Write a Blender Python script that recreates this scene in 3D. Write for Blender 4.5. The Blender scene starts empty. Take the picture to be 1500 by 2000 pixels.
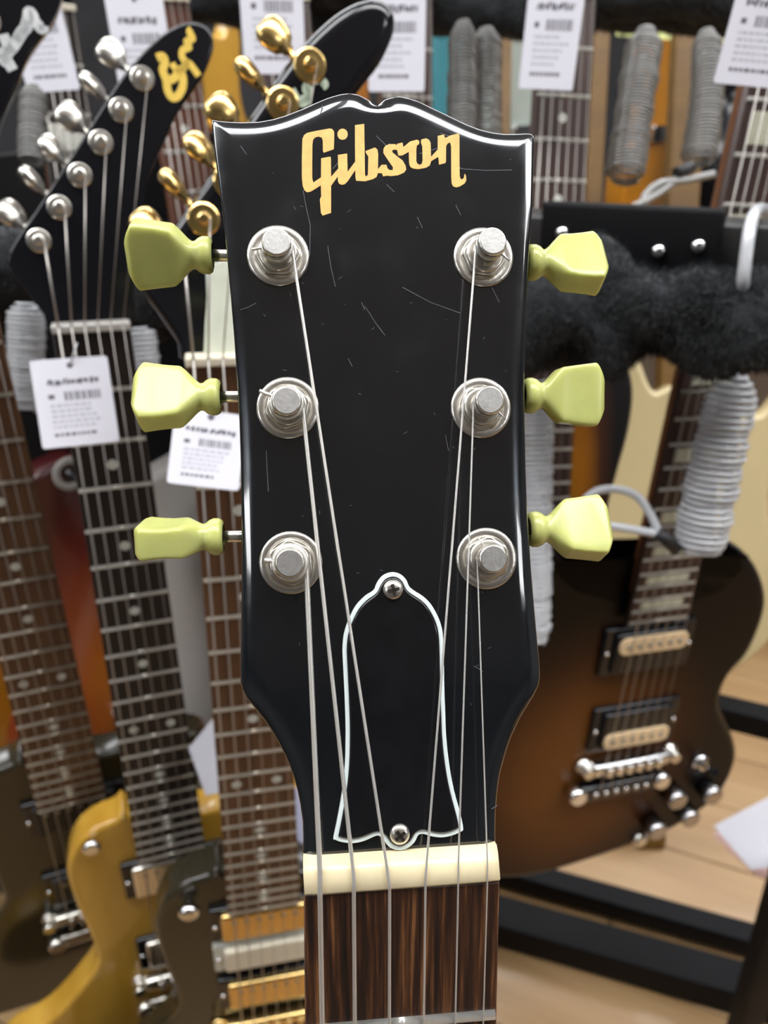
import bpy, bmesh, math, random
import numpy as np
from mathutils import Vector, Matrix
random.seed(7)

# ------------------------------------------------------------------ camera, world, lights
sc = bpy.context.scene
COL = sc.collection
R = math.radians
PITCH, CAM_H, FPX = R(32.0), 1.20, 1500.0
C = Vector((0, 0, CAM_H))
RT = Vector((1, 0, 0))
FW = Vector((0, math.cos(PITCH), -math.sin(PITCH)))
UP = Vector((0, math.sin(PITCH), math.cos(PITCH)))

cam = bpy.data.cameras.new('camera')
cam.sensor_fit = 'VERTICAL'
cam.sensor_height = 32.0
cam.lens = 24.0
cam.clip_start = 0.01
cam.dof.use_dof = True
cam.dof.focus_distance = 0.170
cam.dof.aperture_fstop = 24.0 / 1.7
camo = bpy.data.objects.new('camera', cam)
camo.matrix_world = Matrix.LocRotScale(C, Matrix((RT, UP, -FW)).transposed().to_quaternion(), None)
COL.objects.link(camo)
sc.camera = camo

world = bpy.data.worlds.new('world')
sc.world = world
world.use_nodes = True
world.node_tree.nodes['Background'].inputs[0].default_value = (0.80, 0.86, 1.0, 1)
world.node_tree.nodes['Background'].inputs[1].default_value = 0.05

sc.view_settings.view_transform = 'Standard'
sc.view_settings.look = 'None'
sc.view_settings.gamma = 1.0
sc.view_settings.use_curve_mapping = False
sc.view_settings.exposure = 0.0
LAMP = 12.5
CEIL_FILL = 3.2
CEIL_Z = 2.75
LIGHT_SPOTS = [(-1.95, 0.12), (-0.65, 0.12), (0.65, 0.12), (1.95, 0.12), (-1.95, 1.9), (-0.65, 1.9), (0.65, 1.9), (1.95, 1.9),
               (-2.4, -1.7), (2.6, -1.7)]


def ray(x, y):
    return FW + RT * ((x - 750.0) / FPX) + UP * ((1000.0 - y) / FPX)


def px(x, y, d):
    return C + ray(x, y) * d


# ------------------------------------------------------------------ materials
MATS = {}


def mat(name, col, rough=0.5, metal=0.0, coat=0.0, var=0.0, vscale=20.0, bump=0.0, bscale=200.0,
        sss=0.0, sheen=0.0, spec=0.5, emit=None, alpha=None):
    if name in MATS:
        return MATS[name]
    m = bpy.data.materials.new(name)
    m.use_nodes = True
    nt = m.node_tree
    b = nt.nodes['Principled BSDF']
    b.inputs['Base Color'].default_value = (*col, 1)
    b.inputs['Roughness'].default_value = rough
    b.inputs['Metallic'].default_value = metal
    b.inputs['Coat Weight'].default_value = coat
    b.inputs['Coat Roughness'].default_value = 0.04
    b.inputs['Specular IOR Level'].default_value = spec
    if sss:
        b.inputs['Subsurface Weight'].default_value = sss
        b.inputs['Subsurface Radius'].default_value = (1.0, 0.9, 0.35)
        b.inputs['Subsurface Scale'].default_value = 0.004
    if sheen:
        b.inputs['Sheen Weight'].default_value = sheen
        b.inputs['Sheen Roughness'].default_value = 0.5
    tc = nt.nodes.new('ShaderNodeTexCoord')
    if var:
        n = nt.nodes.new('ShaderNodeTexNoise')
        n.inputs['Scale'].default_value = vscale
        n.inputs['Detail'].default_value = 5
        nt.links.new(tc.outputs['Object'], n.inputs['Vector'])
        r = nt.nodes.new('ShaderNodeValToRGB')
        r.color_ramp.elements[0].position = 0.3
        r.color_ramp.elements[1].position = 0.7
        r.color_ramp.elements[0].color = (*[max(0, c * (1 - var)) for c in col], 1)
        r.color_ramp.elements[1].color = (*[min(1, c * (1 + var)) for c in col], 1)
        nt.links.new(n.outputs['Fac'], r.inputs['Fac'])
        nt.links.new(r.outputs['Color'], b.inputs['Base Color'])
    if bump:
        n2 = nt.nodes.new('ShaderNodeTexNoise')
        n2.inputs['Scale'].default_value = bscale
        n2.inputs['Detail'].default_value = 4
        nt.links.new(tc.outputs['Object'], n2.inputs['Vector'])
        bm = nt.nodes.new('ShaderNodeBump')
        bm.inputs['Strength'].default_value = bump
        bm.inputs['Distance'].default_value = 0.001
        nt.links.new(n2.outputs['Fac'], bm.inputs['Height'])
        nt.links.new(bm.outputs['Normal'], b.inputs['Normal'])
    if emit:
        b.inputs['Emission Color'].default_value = (*emit[0], 1)
        b.inputs['Emission Strength'].default_value = emit[1]
    if alpha:
        b.inputs['Transmission Weight'].default_value = alpha
    MATS[name] = m
    return m


def wood(name, stops, scale=(60, 4, 60), rough=0.45, coat=0.0, detail=6, bump=0.15):
    """streaky wood grain running along local Y"""
    m = bpy.data.materials.new(name)
    m.use_nodes = True
    nt = m.node_tree
    b = nt.nodes['Principled BSDF']
    b.inputs['Roughness'].default_value = rough
    b.inputs['Coat Weight'].default_value = coat
    tc = nt.nodes.new('ShaderNodeTexCoord')
    mp = nt.nodes.new('ShaderNodeMapping')
    mp.inputs['Scale'].default_value = scale
    n = nt.nodes.new('ShaderNodeTexNoise')
    n.inputs['Scale'].default_value = 1.0
    n.inputs['Detail'].default_value = detail
    n.inputs['Roughness'].default_value = 0.62
    r = nt.nodes.new('ShaderNodeValToRGB')
    cr_ = r.color_ramp
    while len(cr_.elements) < len(stops):
        cr_.elements.new(0.5)
    for e, (p, c) in zip(cr_.elements, stops):
        e.position = p
        e.color = (*c, 1)
    bu = nt.nodes.new('ShaderNodeBump')
    bu.inputs['Strength'].default_value = bump
    bu.inputs['Distance'].default_value = 0.0004
    L = nt.links.new
    L(tc.outputs['Object'], mp.inputs['Vector'])
    L(mp.outputs['Vector'], n.inputs['Vector'])
    L(n.outputs['Fac'], r.inputs['Fac'])
    L(r.outputs['Color'], b.inputs['Base Color'])
    L(n.outputs['Fac'], bu.inputs['Height'])
    L(bu.outputs['Normal'], b.inputs['Normal'])
    return m


def burst(name, centre, radii, stops, rough=0.3, coat=0.6):
    """sunburst lacquer: bands of colour around a centre in the body's own plane"""
    m = bpy.data.materials.new(name)
    m.use_nodes = True
    nt = m.node_tree
    b = nt.nodes['Principled BSDF']
    b.inputs['Roughness'].default_value = rough
    b.inputs['Coat Weight'].default_value = coat
    b.inputs['Coat Roughness'].default_value = 0.08
    tc = nt.nodes.new('ShaderNodeTexCoord')
    mp = nt.nodes.new('ShaderNodeMapping')
    mp.inputs['Location'].default_value = (-centre[0] / radii[0], -centre[1] / radii[1], 0)
    mp.inputs['Scale'].default_value = (1 / radii[0], 1 / radii[1], 0.0)
    g = nt.nodes.new('ShaderNodeVectorMath')
    g.operation = 'LENGTH'
    n = nt.nodes.new('ShaderNodeTexNoise')
    n.inputs['Scale'].default_value = 30
    ad = nt.nodes.new('ShaderNodeMath')
    ad.operation = 'MULTIPLY_ADD'
    ad.inputs[1].default_value = 0.08
    r = nt.nodes.new('ShaderNodeValToRGB')
    while len(r.color_ramp.elements) < len(stops):
        r.color_ramp.elements.new(0.5)
    for e, (p, c) in zip(r.color_ramp.elements, stops):
        e.position = p
        e.color = (*c, 1)
    L = nt.links.new
    L(tc.outputs['Object'], mp.inputs['Vector'])
    L(mp.outputs['Vector'], g.inputs[0])
    L(tc.outputs['Object'], n.inputs['Vector'])
    L(n.outputs['Fac'], ad.inputs[0])
    L(g.outputs['Value'], ad.inputs[2])
    L(ad.outputs['Value'], r.inputs['Fac'])
    L(r.outputs['Color'], b.inputs['Base Color'])
    return m


lacquer = mat('black_lacquer', (0.005, 0.006, 0.0075), 0.08, coat=1.0, var=0.1, vscale=300)
nt_ = lacquer.node_tree
n1_ = nt_.nodes.new('ShaderNodeTexNoise')
n1_.inputs['Scale'].default_value = 70
n1_.inputs['Detail'].default_value = 6
r1_ = nt_.nodes.new('ShaderNodeMapRange')
r1_.inputs['From Min'].default_value = 0.4
r1_.inputs['From Max'].default_value = 0.75
r1_.inputs['To Min'].default_value = 0.06
r1_.inputs['To Max'].default_value = 0.26
nt_.links.new(nt_.nodes['Texture Coordinate'].outputs['Object'], n1_.inputs['Vector'])
nt_.links.new(n1_.outputs['Fac'], r1_.inputs['Value'])
nt_.links.new(r1_.outputs['Result'], nt_.nodes['Principled BSDF'].inputs['Roughness'])
cover_black = mat('black_plastic', (0.006, 0.006, 0.007), 0.1, var=0.2, vscale=300)
white_ply = mat('white_ply', (0.72, 0.80, 0.79), 0.35, var=0.04)
gold_decal = mat('gold_decal', (0.80, 0.435, 0.125), 0.42, metal=0.0, var=0.10, vscale=500)
nickel = mat('nickel', (0.72, 0.69, 0.63), 0.28, metal=1.0, var=0.06, vscale=300, bump=0.05, bscale=800)
nickel_tip = mat('nickel_worn', (0.60, 0.59, 0.57), 0.42, metal=1.0, var=0.15, vscale=400, bump=0.05, bscale=1500)
chrome = mat('chrome', (0.75, 0.75, 0.76), 0.12, metal=1.0, var=0.03)
steel = mat('string_steel', (0.78, 0.76, 0.73), 0.36, metal=0.75, var=0.05)
wound = mat('string_wound', (0.80, 0.77, 0.72), 0.36, metal=0.75, var=0.05)
dull_string = mat('string_dull', (0.42, 0.39, 0.36), 0.4, metal=0.7, var=0.05)
gold = mat('gold_plate', (0.78, 0.55, 0.22), 0.24, metal=1.0, var=0.06)
key_green = mat('tuner_key_plastic', (0.47, 0.49, 0.165), 0.24, sss=0.5, var=0.04, vscale=200)
bone = mat('bone', (0.76, 0.65, 0.42), 0.28, var=0.10, vscale=120, sss=0.15)
ivory = mat('ivory_plastic', (0.72, 0.66, 0.52), 0.4, var=0.06)
fret_bright = mat('fret_wire_bright', (0.80, 0.78, 0.73), 0.3, metal=0.7, var=0.04)
fret_m = mat('fret_wire', (0.66, 0.63, 0.56), 0.35, metal=0.45, var=0.04)
fret_dull = mat('fret_wire_dull', (0.62, 0.56, 0.46), 0.38, metal=0.45, var=0.05)
pearl = mat('pearl_inlay', (0.55, 0.56, 0.50), 0.3, var=0.12, vscale=120)
pearl_bright = mat('pearl_logo', (0.85, 0.90, 0.92), 0.25, metal=0.3, var=0.3, vscale=160)
mint_pearl = mat('mint_pearl', (0.52, 0.60, 0.47), 0.25, var=0.2, vscale=150)
gold_script = mat('gold_script', (0.75, 0.52, 0.10), 0.4, metal=0.2, var=0.1)
black_gloss = mat('black_gloss', (0.006, 0.006, 0.008), 0.12, coat=0.0, var=0.1)
black_matte = mat('black_matte', (0.010, 0.010, 0.011), 0.55, var=0.3)
olive_black = mat('olive_black_gloss', (0.024, 0.020, 0.011), 0.16, coat=0.1, var=0.12, vscale=8)
korina = wood('korina_yellow', [(0.3, (0.42, 0.22, 0.022)), (0.7, (0.56, 0.33, 0.05))], (30, 3, 30), 0.25, 0.5)
rosewood = wood('rosewood', [(0.34, (0.006, 0.004, 0.003)), (0.46, (0.026, 0.010, 0.006)), (0.56, (0.070, 0.026, 0.010)),
                             (0.66, (0.22, 0.095, 0.035)), (0.8, (0.06, 0.024, 0.012))], (620, 22, 620), 0.42, 0.1, 8, 0.25)
rose_a = wood('rosewood_brown', [(0.3, (0.060, 0.026, 0.012)), (0.7, (0.125, 0.058, 0.026))], (260, 10, 260), 0.5)
rose_b = wood('rosewood_mid', [(0.3, (0.045, 0.020, 0.010)), (0.7, (0.15, 0.068, 0.028))], (220, 8, 220), 0.5)
rose_c = wood('rosewood_dark', [(0.3, (0.018, 0.009, 0.007)), (0.7, (0.055, 0.024, 0.017))], (220, 8, 220), 0.5)
rose_red = wood('rosewood_red', [(0.3, (0.07, 0.022, 0.012)), (0.7, (0.13, 0.045, 0.022))], (220, 8, 220), 0.5)
ebony = wood('ebony', [(0.3, (0.008, 0.006, 0.005)), (0.7, (0.022, 0.016, 0.013))], (260, 8, 260), 0.42)
mahogany = wood('mahogany_neck', [(0.3, (0.10, 0.035, 0.016)), (0.7, (0.19, 0.075, 0.03))], (150, 6, 150), 0.35, 0.3)
maple = wood('maple_neck', [(0.3, (0.42, 0.24, 0.09)), (0.7, (0.55, 0.34, 0.14))], (120, 6, 120), 0.35, 0.3)
fur = mat('black_plush', (0.016, 0.018, 0.020), 0.95, var=0.5, vscale=60, bump=1.0, bscale=260, sheen=0.25, spec=0.1)
paper = mat('tag_paper', (0.66, 0.65, 0.71), 0.7, var=0.02)
ink = mat('tag_ink', (0.12, 0.11, 0.13), 0.8, var=0.1)
ink_pale = mat('tag_ink_pale', (0.42, 0.41, 0.46), 0.8, var=0.1)
cable_white = mat('cable_silver', (0.50, 0.51, 0.53), 0.3, coat=0.5, var=0.08)
cable_grey = mat('cable_grey', (0.22, 0.215, 0.205), 0.3, coat=0.5, var=0.12)
rack_black = mat('rack_black_steel', (0.005, 0.005, 0.006), 0.6, spec=0.15, var=0.2, bump=0.05)
rack_grey = mat('rack_grey_steel', (0.05, 0.048, 0.048), 0.32, metal=0.4, var=0.1)
ochre = wood('ochre_post', [(0.3, (0.13, 0.062, 0.007)), (0.7, (0.19, 0.095, 0.013))], (40, 4, 40), 0.5)
oak = wood('oak_floor', [(0.25, (0.27, 0.155, 0.062)), (0.5, (0.36, 0.215, 0.095)), (0.75, (0.44, 0.285, 0.14))], (22, 1.6, 22), 0.38, 0.1)
wall_m = mat('wall_paint', (0.22, 0.22, 0.22), 0.9, var=0.06, vscale=3)
wall_dark = mat('wall_dark_display', (0.05, 0.05, 0.055), 0.9, var=0.3, vscale=3)
ceil_m = mat('ceiling_paint', (0.70, 0.76, 0.84), 0.9, var=0.03, vscale=3)
lamp_m = mat('lamp_diffuser', (0.9, 0.9, 0.9), 0.5, emit=((0.97, 0.985, 1.0), LAMP))
ceil_fill_m = mat('ceiling_fill_glow', (0.9, 0.9, 0.9), 0.5, emit=((0.97, 0.985, 1.0), CEIL_FILL))  # added fill glow, brightens the ceiling mirrored in the lacquer
lamp_frame = mat('lamp_frame', (0.7, 0.7, 0.7), 0.5, var=0.03)
cream = mat('cream_lacquer', (0.62, 0.50, 0.27), 0.2, coat=0.6, var=0.05, vscale=6)
white_lacquer = mat('white_lacquer', (0.46, 0.44, 0.41), 0.25, coat=0.5, var=0.04, vscale=6)
orange_lacquer = mat('orange_lacquer', (0.62, 0.20, 0.025), 0.3, coat=0.4, var=0.1, vscale=8)
amber_lacquer = mat('amber_lacquer', (0.60, 0.24, 0.02), 0.3, coat=0.4, var=0.15, vscale=8)
butterscotch = mat('butterscotch_lacquer', (0.55, 0.32, 0.05), 0.3, coat=0.4, var=0.1, vscale=8)
mint_lacquer = mat('mint_lacquer', (0.52, 0.60, 0.55), 0.25, coat=0.4, var=0.05, vscale=8)
teal_lacquer = mat('teal_lacquer', (0.10, 0.38, 0.45), 0.3, coat=0.4, var=0.1, vscale=8)
scratch_m = mat('scratch_grey', (0.075, 0.08, 0.095), 0.5, var=0.2, vscale=400)


# ------------------------------------------------------------------ mesh helpers
class MB:
    def __init__(s):
        s.v, s.f, s.sm = [], [], []

    def add(s, vs, fs, smooth=False):
        o = len(s.v)
        s.v += [tuple(p) for p in vs]
        s.f += [tuple(i + o for i in f) for f in fs]
        s.sm += ([smooth] * len(fs)) if isinstance(smooth, bool) else list(smooth)
        return s

    def box(s, c, size, M=None, bev=0.0):
        hx, hy, hz = [q / 2 for q in size]
        if bev <= 0:
            vs = [Vector((sx * hx, sy * hy, sz * hz)) for sz in (-1, 1) for sy in (-1, 1) for sx in (-1, 1)]
            fs = [(0, 2, 3, 1), (4, 5, 7, 6), (0, 1, 5, 4), (2, 6, 7, 3), (0, 4, 6, 2), (1, 3, 7, 5)]
            sm = False
            vs = [(M @ p if M else p) + Vector(c) for p in vs]
            return s.add(vs, fs, sm)
        b = min(bev, hx * .9, hy * .9)
        ol = []
        for (sx, sy, a0) in ((1, 1, 0), (-1, 1, 90), (-1, -1, 180), (1, -1, 270)):
            for k in range(4):
                a = R(a0 + 30 * k)
                ol.append((sx * (hx - b) + b * math.cos(a), sy * (hy - b) + b * math.sin(a)))
        t = MB().plate(ol, hz, -hz, min(b, hz * .8), 3)
        vs = [(M @ Vector(p) if M else Vector(p)) + Vector(c) for p in t.v]
        return s.add(vs, t.f, t.sm)

    def plate(s, ol, zt, zb, bev=0.001, segs=3, both=True):
        """outline (ccw list of 2D) to a slab with rounded rims"""
        ol = clean(ol)
        nrm = normals2d(ol)
        n = len(ol)
        rings = []
        for k in range(segs + 1):
            a = math.pi / 2 * k / segs
            rings.append((bev * (1 - math.sin(a)), zt - bev * (1 - math.cos(a))))
        if both:
            for k in range(segs + 1):
                a = math.pi / 2 * (segs - k) / segs
                rings.append((bev * (1 - math.sin(a)), zb + bev * (1 - math.cos(a))))
        else:
            rings.append((0.0, zb))
        vs, fs, sm = [], [], []
        for ins, z in rings:
            vs += [(p[0] - q[0] * ins, p[1] - q[1] * ins, z) for p, q in zip(ol, nrm)]
        fs.append(tuple(range(n)))
        sm.append(False)
        for r in range(len(rings) - 1):
            for i in range(n):
                j = (i + 1) % n
                fs.append((r * n + j, r * n + i, (r + 1) * n + i, (r + 1) * n + j))
                sm.append(True)
        m = (len(rings) - 1) * n
        fs.append(tuple(m + n - 1 - i for i in range(n)))
        sm.append(False)
        return s.add(vs, fs, sm)

    def slab(s, ol, rings):
        """slab whose rim follows a list of (inset, height) rings, first ring = front cap, last = back cap"""
        ol = clean(ol)
        n = len(ol)
        vs, fs, sm = [], [], []
        for ins, z in rings:
            vs += [(p[0], p[1], z) for p in inset(ol, ins)]
        cap = []
        for p in vs[:n]:
            if all((p[0] - q[0]) ** 2 + (p[1] - q[1]) ** 2 > 6.4e-8 for q in cap[-3:] + cap[:1]):
                cap.append(p)
        s.add(cap, [tuple(range(len(cap)))], False)
        for r in range(len(rings) - 1):
            for i in range(n):
                j = (i + 1) % n
                fs.append((r * n + j, r * n + i, (r + 1) * n + i, (r + 1) * n + j))
                sm.append(True)
        m = (len(rings) - 1) * n
        fs.append(tuple(m + n - 1 - i for i in range(n)))
        sm.append(False)
        return s.add(vs, fs, sm)

    def lathe(s, prof, n=28, M=None, cap=True, smooth=True):
        vs, fs, sm = [], [], []
        for r, z in prof:
            vs += [Vector((r * math.cos(2 * math.pi * i / n), r * math.sin(2 * math.pi * i / n), z)) for i in range(n)]
        for k in range(len(prof) - 1):
            for i in range(n):
                j = (i + 1) % n
                fs.append((k * n + i, k * n + j, (k + 1) * n + j, (k + 1) * n + i))
                sm.append(smooth)
        if cap:
            fs.append(tuple(n - 1 - i for i in range(n)))
            sm.append(False)
            m = (len(prof) - 1) * n
            fs.append(tuple(m + i for i in range(n)))
            sm.append(False)
        if M:
            vs = [M @ p for p in vs]
        return s.add(vs, fs, sm)

    def tube(s, pts, rad, n=8, cap=True):
        pts = [Vector(p) for p in pts]
        rads = rad if isinstance(rad, (list, tuple)) else [rad] * len(pts)
        t0 = (pts[1] - pts[0]).normalized()
        up = Vector((0, 0, 1)) if abs(t0.z) < .9 else Vector((1, 0, 0))
        a = t0.cross(up).normalized()
        vs, fs = [], []
        for i, p in enumerate(pts):
            t = (pts[min(i + 1, len(pts) - 1)] - pts[max(i - 1, 0)]).normalized()
            a = (a - t * a.dot(t)).normalized()
            b = t.cross(a)
            vs += [p + (a * math.cos(2 * math.pi * k / n) + b * math.sin(2 * math.pi * k / n)) * rads[i] for k in range(n)]
        for i in range(len(pts) - 1):
            for k in range(n):
                j = (k + 1) % n
                fs.append((i * n + k, i * n + j, (i + 1) * n + j, (i + 1) * n + k))
        sm = [True] * len(fs)
        if cap:
            fs.append(tuple(n - 1 - k for k in range(n)))
            fs.append(tuple((len(pts) - 1) * n + k for k in range(n)))
            sm += [False, False]
        return s.add(vs, fs, sm)

    def ribbon(s, pts, w, z0, z1):
        """flat stroke of width w in the XY plane"""
        pts = [Vector((p[0], p[1])) for p in pts]
        vs = []
        for i, p in enumerate(pts):
            t = (pts[min(i + 1, len(pts) - 1)] - pts[max(i - 1, 0)]).normalized()
            q = Vector((-t.y, t.x)) * w / 2
            for (o, z) in ((q, z0), (q, z1), (-q, z1), (-q, z0)):
                vs.append((p.x + o.x, p.y + o.y, z))
        fs = []
        for i in range(len(pts) - 1):
            for k in range(4):
                j = (k + 1) % 4
                fs.append((i * 4 + k, (i + 1) * 4 + k, (i + 1) * 4 + j, i * 4 + j))
        fs += [(0, 1, 2, 3), tuple((len(pts) - 1) * 4 + k for k in (3, 2, 1, 0))]
        return s.add(vs, fs)

    def build(s, name, m, parent=None, M=None):
        me = bpy.data.meshes.new(name)
        me.from_pydata(s.v, [], s.f)
        me.polygons.foreach_set('use_smooth', s.sm)
        me.materials.append(m)
        me.update()
        return link(name, me, parent, M)


def link(name, me, parent=None, M=None):
    o = bpy.data.objects.new(name, me)
    COL.objects.link(o)
    o.parent = parent
    if M is not None:
        o.matrix_local = M
    return o


def clean(ol):
    out = []
    for p in ol:
        if not out or (p[0] - out[-1][0]) ** 2 + (p[1] - out[-1][1]) ** 2 > 1e-12:
            out.append((p[0], p[1]))
    if (out[0][0] - out[-1][0]) ** 2 + (out[0][1] - out[-1][1]) ** 2 < 1e-12:
        out.pop()
    a = sum(out[i][0] * out[(i + 1) % len(out)][1] - out[(i + 1) % len(out)][0] * out[i][1] for i in range(len(out)))
    return out if a > 0 else out[::-1]


def normals2d(ol):
    n = len(ol)
    res = []
    for i in range(n):
        p0, p1, p2 = Vector(ol[i - 1]), Vector(ol[i]), Vector(ol[(i + 1) % n])
        a = (p1 - p0).normalized()
        b = (p2 - p1).normalized()
        na, nb = Vector((a.y, -a.x)), Vector((b.y, -b.x))
        q = na + nb
        if q.length < 1e-6:
            q = na
        q.normalize()
        q /= max(0.6, q.dot(na))
        res.append(q)
    return res


def inset(ol, d):
    """move an outline inwards by d without folding at tight corners"""
    P = np.array(ol, float)
    if d <= 0:
        return ol
    A, B = P, np.roll(P, -1, 0)
    AB = B - A
    L2 = (AB ** 2).sum(1) + 1e-18
    nr = np.array([tuple(q.normalized()) for q in normals2d(ol)])
    X = P - nr * d
    for _ in range(60):
        t = np.clip(((X[:, None] - A[None]) * AB[None]).sum(2) / L2[None], 0, 1)
        Q = A[None] + AB[None] * t[..., None]
        D = np.sqrt(((X[:, None] - Q) ** 2).sum(2))
        k = D.argmin(1)
        q = Q[np.arange(len(X)), k]
        dist = D[np.arange(len(X)), k]
        cond = (A[None, :, 1] > X[:, None, 1]) != (B[None, :, 1] > X[:, None, 1])
        xs = A[None, :, 0] + (X[:, None, 1] - A[None, :, 1]) / (AB[None, :, 1] + 1e-18) * AB[None, :, 0]
        ins = (cond & (X[:, None, 0] < xs)).sum(1) % 2 == 1
        sg = np.where(ins, 1.0, -1.0)
        need = d - dist * sg
        mv = need > d * .004
        if not mv.any():
            break
        dr = (X - q) / (dist[:, None] + 1e-12) * sg[:, None]
        dr = np.where(dist[:, None] < 1e-7, -nr, dr)
        X[mv] += dr[mv] * need[mv, None] * .8
    for _ in range(int(d / .0005)):
        X = X * .5 + (np.roll(X, 1, 0) + np.roll(X, -1, 0)) * .25
    return [tuple(p) for p in X]


def resample(ol, step):
    out = []
    n = len(ol)
    for i in range(n):
        a, b = Vector(ol[i]), Vector(ol[(i + 1) % n])
        m = max(1, int((b - a).length / step))
        out += [tuple(a.lerp(b, k / m)) for k in range(m)]
    return out


def cr(pts, n=6, closed=True):
    """Catmull-Rom through the points"""
    P = [Vector(p) for p in pts]
    m = len(P)
    out = []
    rng = range(m) if closed else range(m - 1)
    for i in rng:
        g = (lambda k: P[k % m]) if closed else (lambda k: P[max(0, min(m - 1, k))])
        p0, p1, p2, p3 = g(i - 1), g(i), g(i + 1), g(i + 2)
        for k in range(n):
            t = k / n
            out.append(0.5 * ((2 * p1) + (p2 - p0) * t + (2 * p0 - 5 * p1 + 4 * p2 - p3) * t * t + (3 * p1 - p0 - 3 * p2 + p3) * t ** 3))
    if not closed:
        out.append(P[-1])
    return [tuple(p) for p in out]


def empty(name, M):
    o = bpy.data.objects.new(name, None)
    o.empty_display_size = 0.05
    COL.objects.link(o)
    o.matrix_world = M
    return o


def tag(o, label=None, cat=None, group=None, kind=None):
    if label:
        o['label'] = label
    if cat:
        o['category'] = cat
    if group:
        o['group'] = group
    if kind:
        o['kind'] = kind
    return o


def frame(o, x, y, z):
    M = Matrix((x, y, z)).transposed().to_4x4()
    M.translation = o
    return M


def circle(cx, cy, rx, ry=None, n=20):
    ry = ry or rx
    return [(cx + rx * math.cos(2 * math.pi * k / n), cy + ry * math.sin(2 * math.pi * k / n)) for k in range(n)]


# ------------------------------------------------------------------ the room
RACK_A = R(-21.0)
RX = Vector((math.cos(RACK_A), math.sin(RACK_A), 0))
RY = Vector((-math.sin(RACK_A), math.cos(RACK_A), 0))
fl = tag(MB().box((0, 0.5, -0.03), (7.6, 8.0, 0.04)).build('floor', mat('subfloor', (0.08, 0.05, 0.03), 0.9, var=0.2)), kind='structure')
pb = MB().box((0, 0, 0), (0.124, 1.196, 0.010), bev=0.0012)
plank_me = None
FMI = Matrix.Rotation(RACK_A - R(90), 4, 'Z')
for i in range(-14, 15):
    for j in range(-2, 3):
        yy = j * 1.2 + (0.43 * (i % 3))
        p = FMI @ Vector((i * 0.126, yy, 0)) + Vector((0.2, 1.0, -0.005))
        if plank_me is None:
            o = pb.build('plank', oak, fl)
            plank_me = o.data
        else:
            o = link('plank', plank_me, fl)
        o.matrix_local = Matrix.Translation(p) @ FMI
tag(MB().box((0, 0.5, CEIL_Z + 0.05), (7.6, 8.0, 0.1)).build('ceiling', ceil_m), kind='structure')
tag(MB().box((0, 4.55, CEIL_Z / 2), (7.6, 0.1, CEIL_Z)).build('wall_back', wall_dark), kind='structure')
tag(MB().box((0, -3.55, CEIL_Z / 2), (7.6, 0.1, CEIL_Z)).build('wall_front', wall_m), kind='structure')
tag(MB().box((-3.85, 0.5, CEIL_Z / 2), (0.1, 8.0, CEIL_Z)).build('wall_left', wall_m), kind='structure')
tag(MB().box((3.85, 0.5, CEIL_Z / 2), (0.1, 8.0, CEIL_Z)).build('wall_right', wall_m), kind='structure')
ORD = ('leftmost', 'second from the left', 'second from the right', 'rightmost')
for i, (x, y) in enumerate(LIGHT_SPOTS):
    e = empty('ceiling_light', Matrix.Translation((x, y, CEIL_Z)))
    row = 'over the headstock' if i < 4 else ('over the far stand' if i < 8 else 'behind the camera')
    lab = 'hanging white light panel %s, %s of its row' % (row, ORD[i % 4] if i < 8 else ('left one', 'right one')[i - 8])
    tag(e, lab, 'ceiling light', 'hanging light panels')
    MB().box((0, 0, -0.28), (1.26, 0.56, 0.05), bev=0.008).build('frame', lamp_frame, e)
    MB().box((0, 0, -0.309), (1.20, 0.50, 0.008)).build('diffuser', lamp_m, e)
    MB().box((0, 0, -0.251), (1.10, 0.40, 0.008)).build('ceiling_fill', ceil_fill_m, e)  # glowing top added to each panel only to brighten the ceiling
    for sx in (-.5, .5):
        MB().tube([(sx, 0, -.25), (sx, 0, 0)], .006, 8).build('rod', lamp_frame, e)

# ------------------------------------------------------------------ the main guitar in front
FOOT = (612, 1075)
N = -ray(*FOOT).normalized()
D0 = 0.172
PHI = -0.019
V = (UP * math.cos(PHI) + RT * math.sin(PHI))
V = (V - N * V.dot(N)).normalized()
U = V.cross(N)


def hw(x, y, h=0.0):
    """world point where the pixel meets the plane h above the headstock face"""
    r = ray(x, y)
    return C + r * ((D0 - h) / -(r.dot(N)))


ORG = hw(782, 1664)
GM = frame(ORG, U, V, N)
GMI = GM.inverted()


def hp(x, y, h=0.0):
    p = GMI @ hw(x, y, h)
    return (p.x, p.y)


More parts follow.
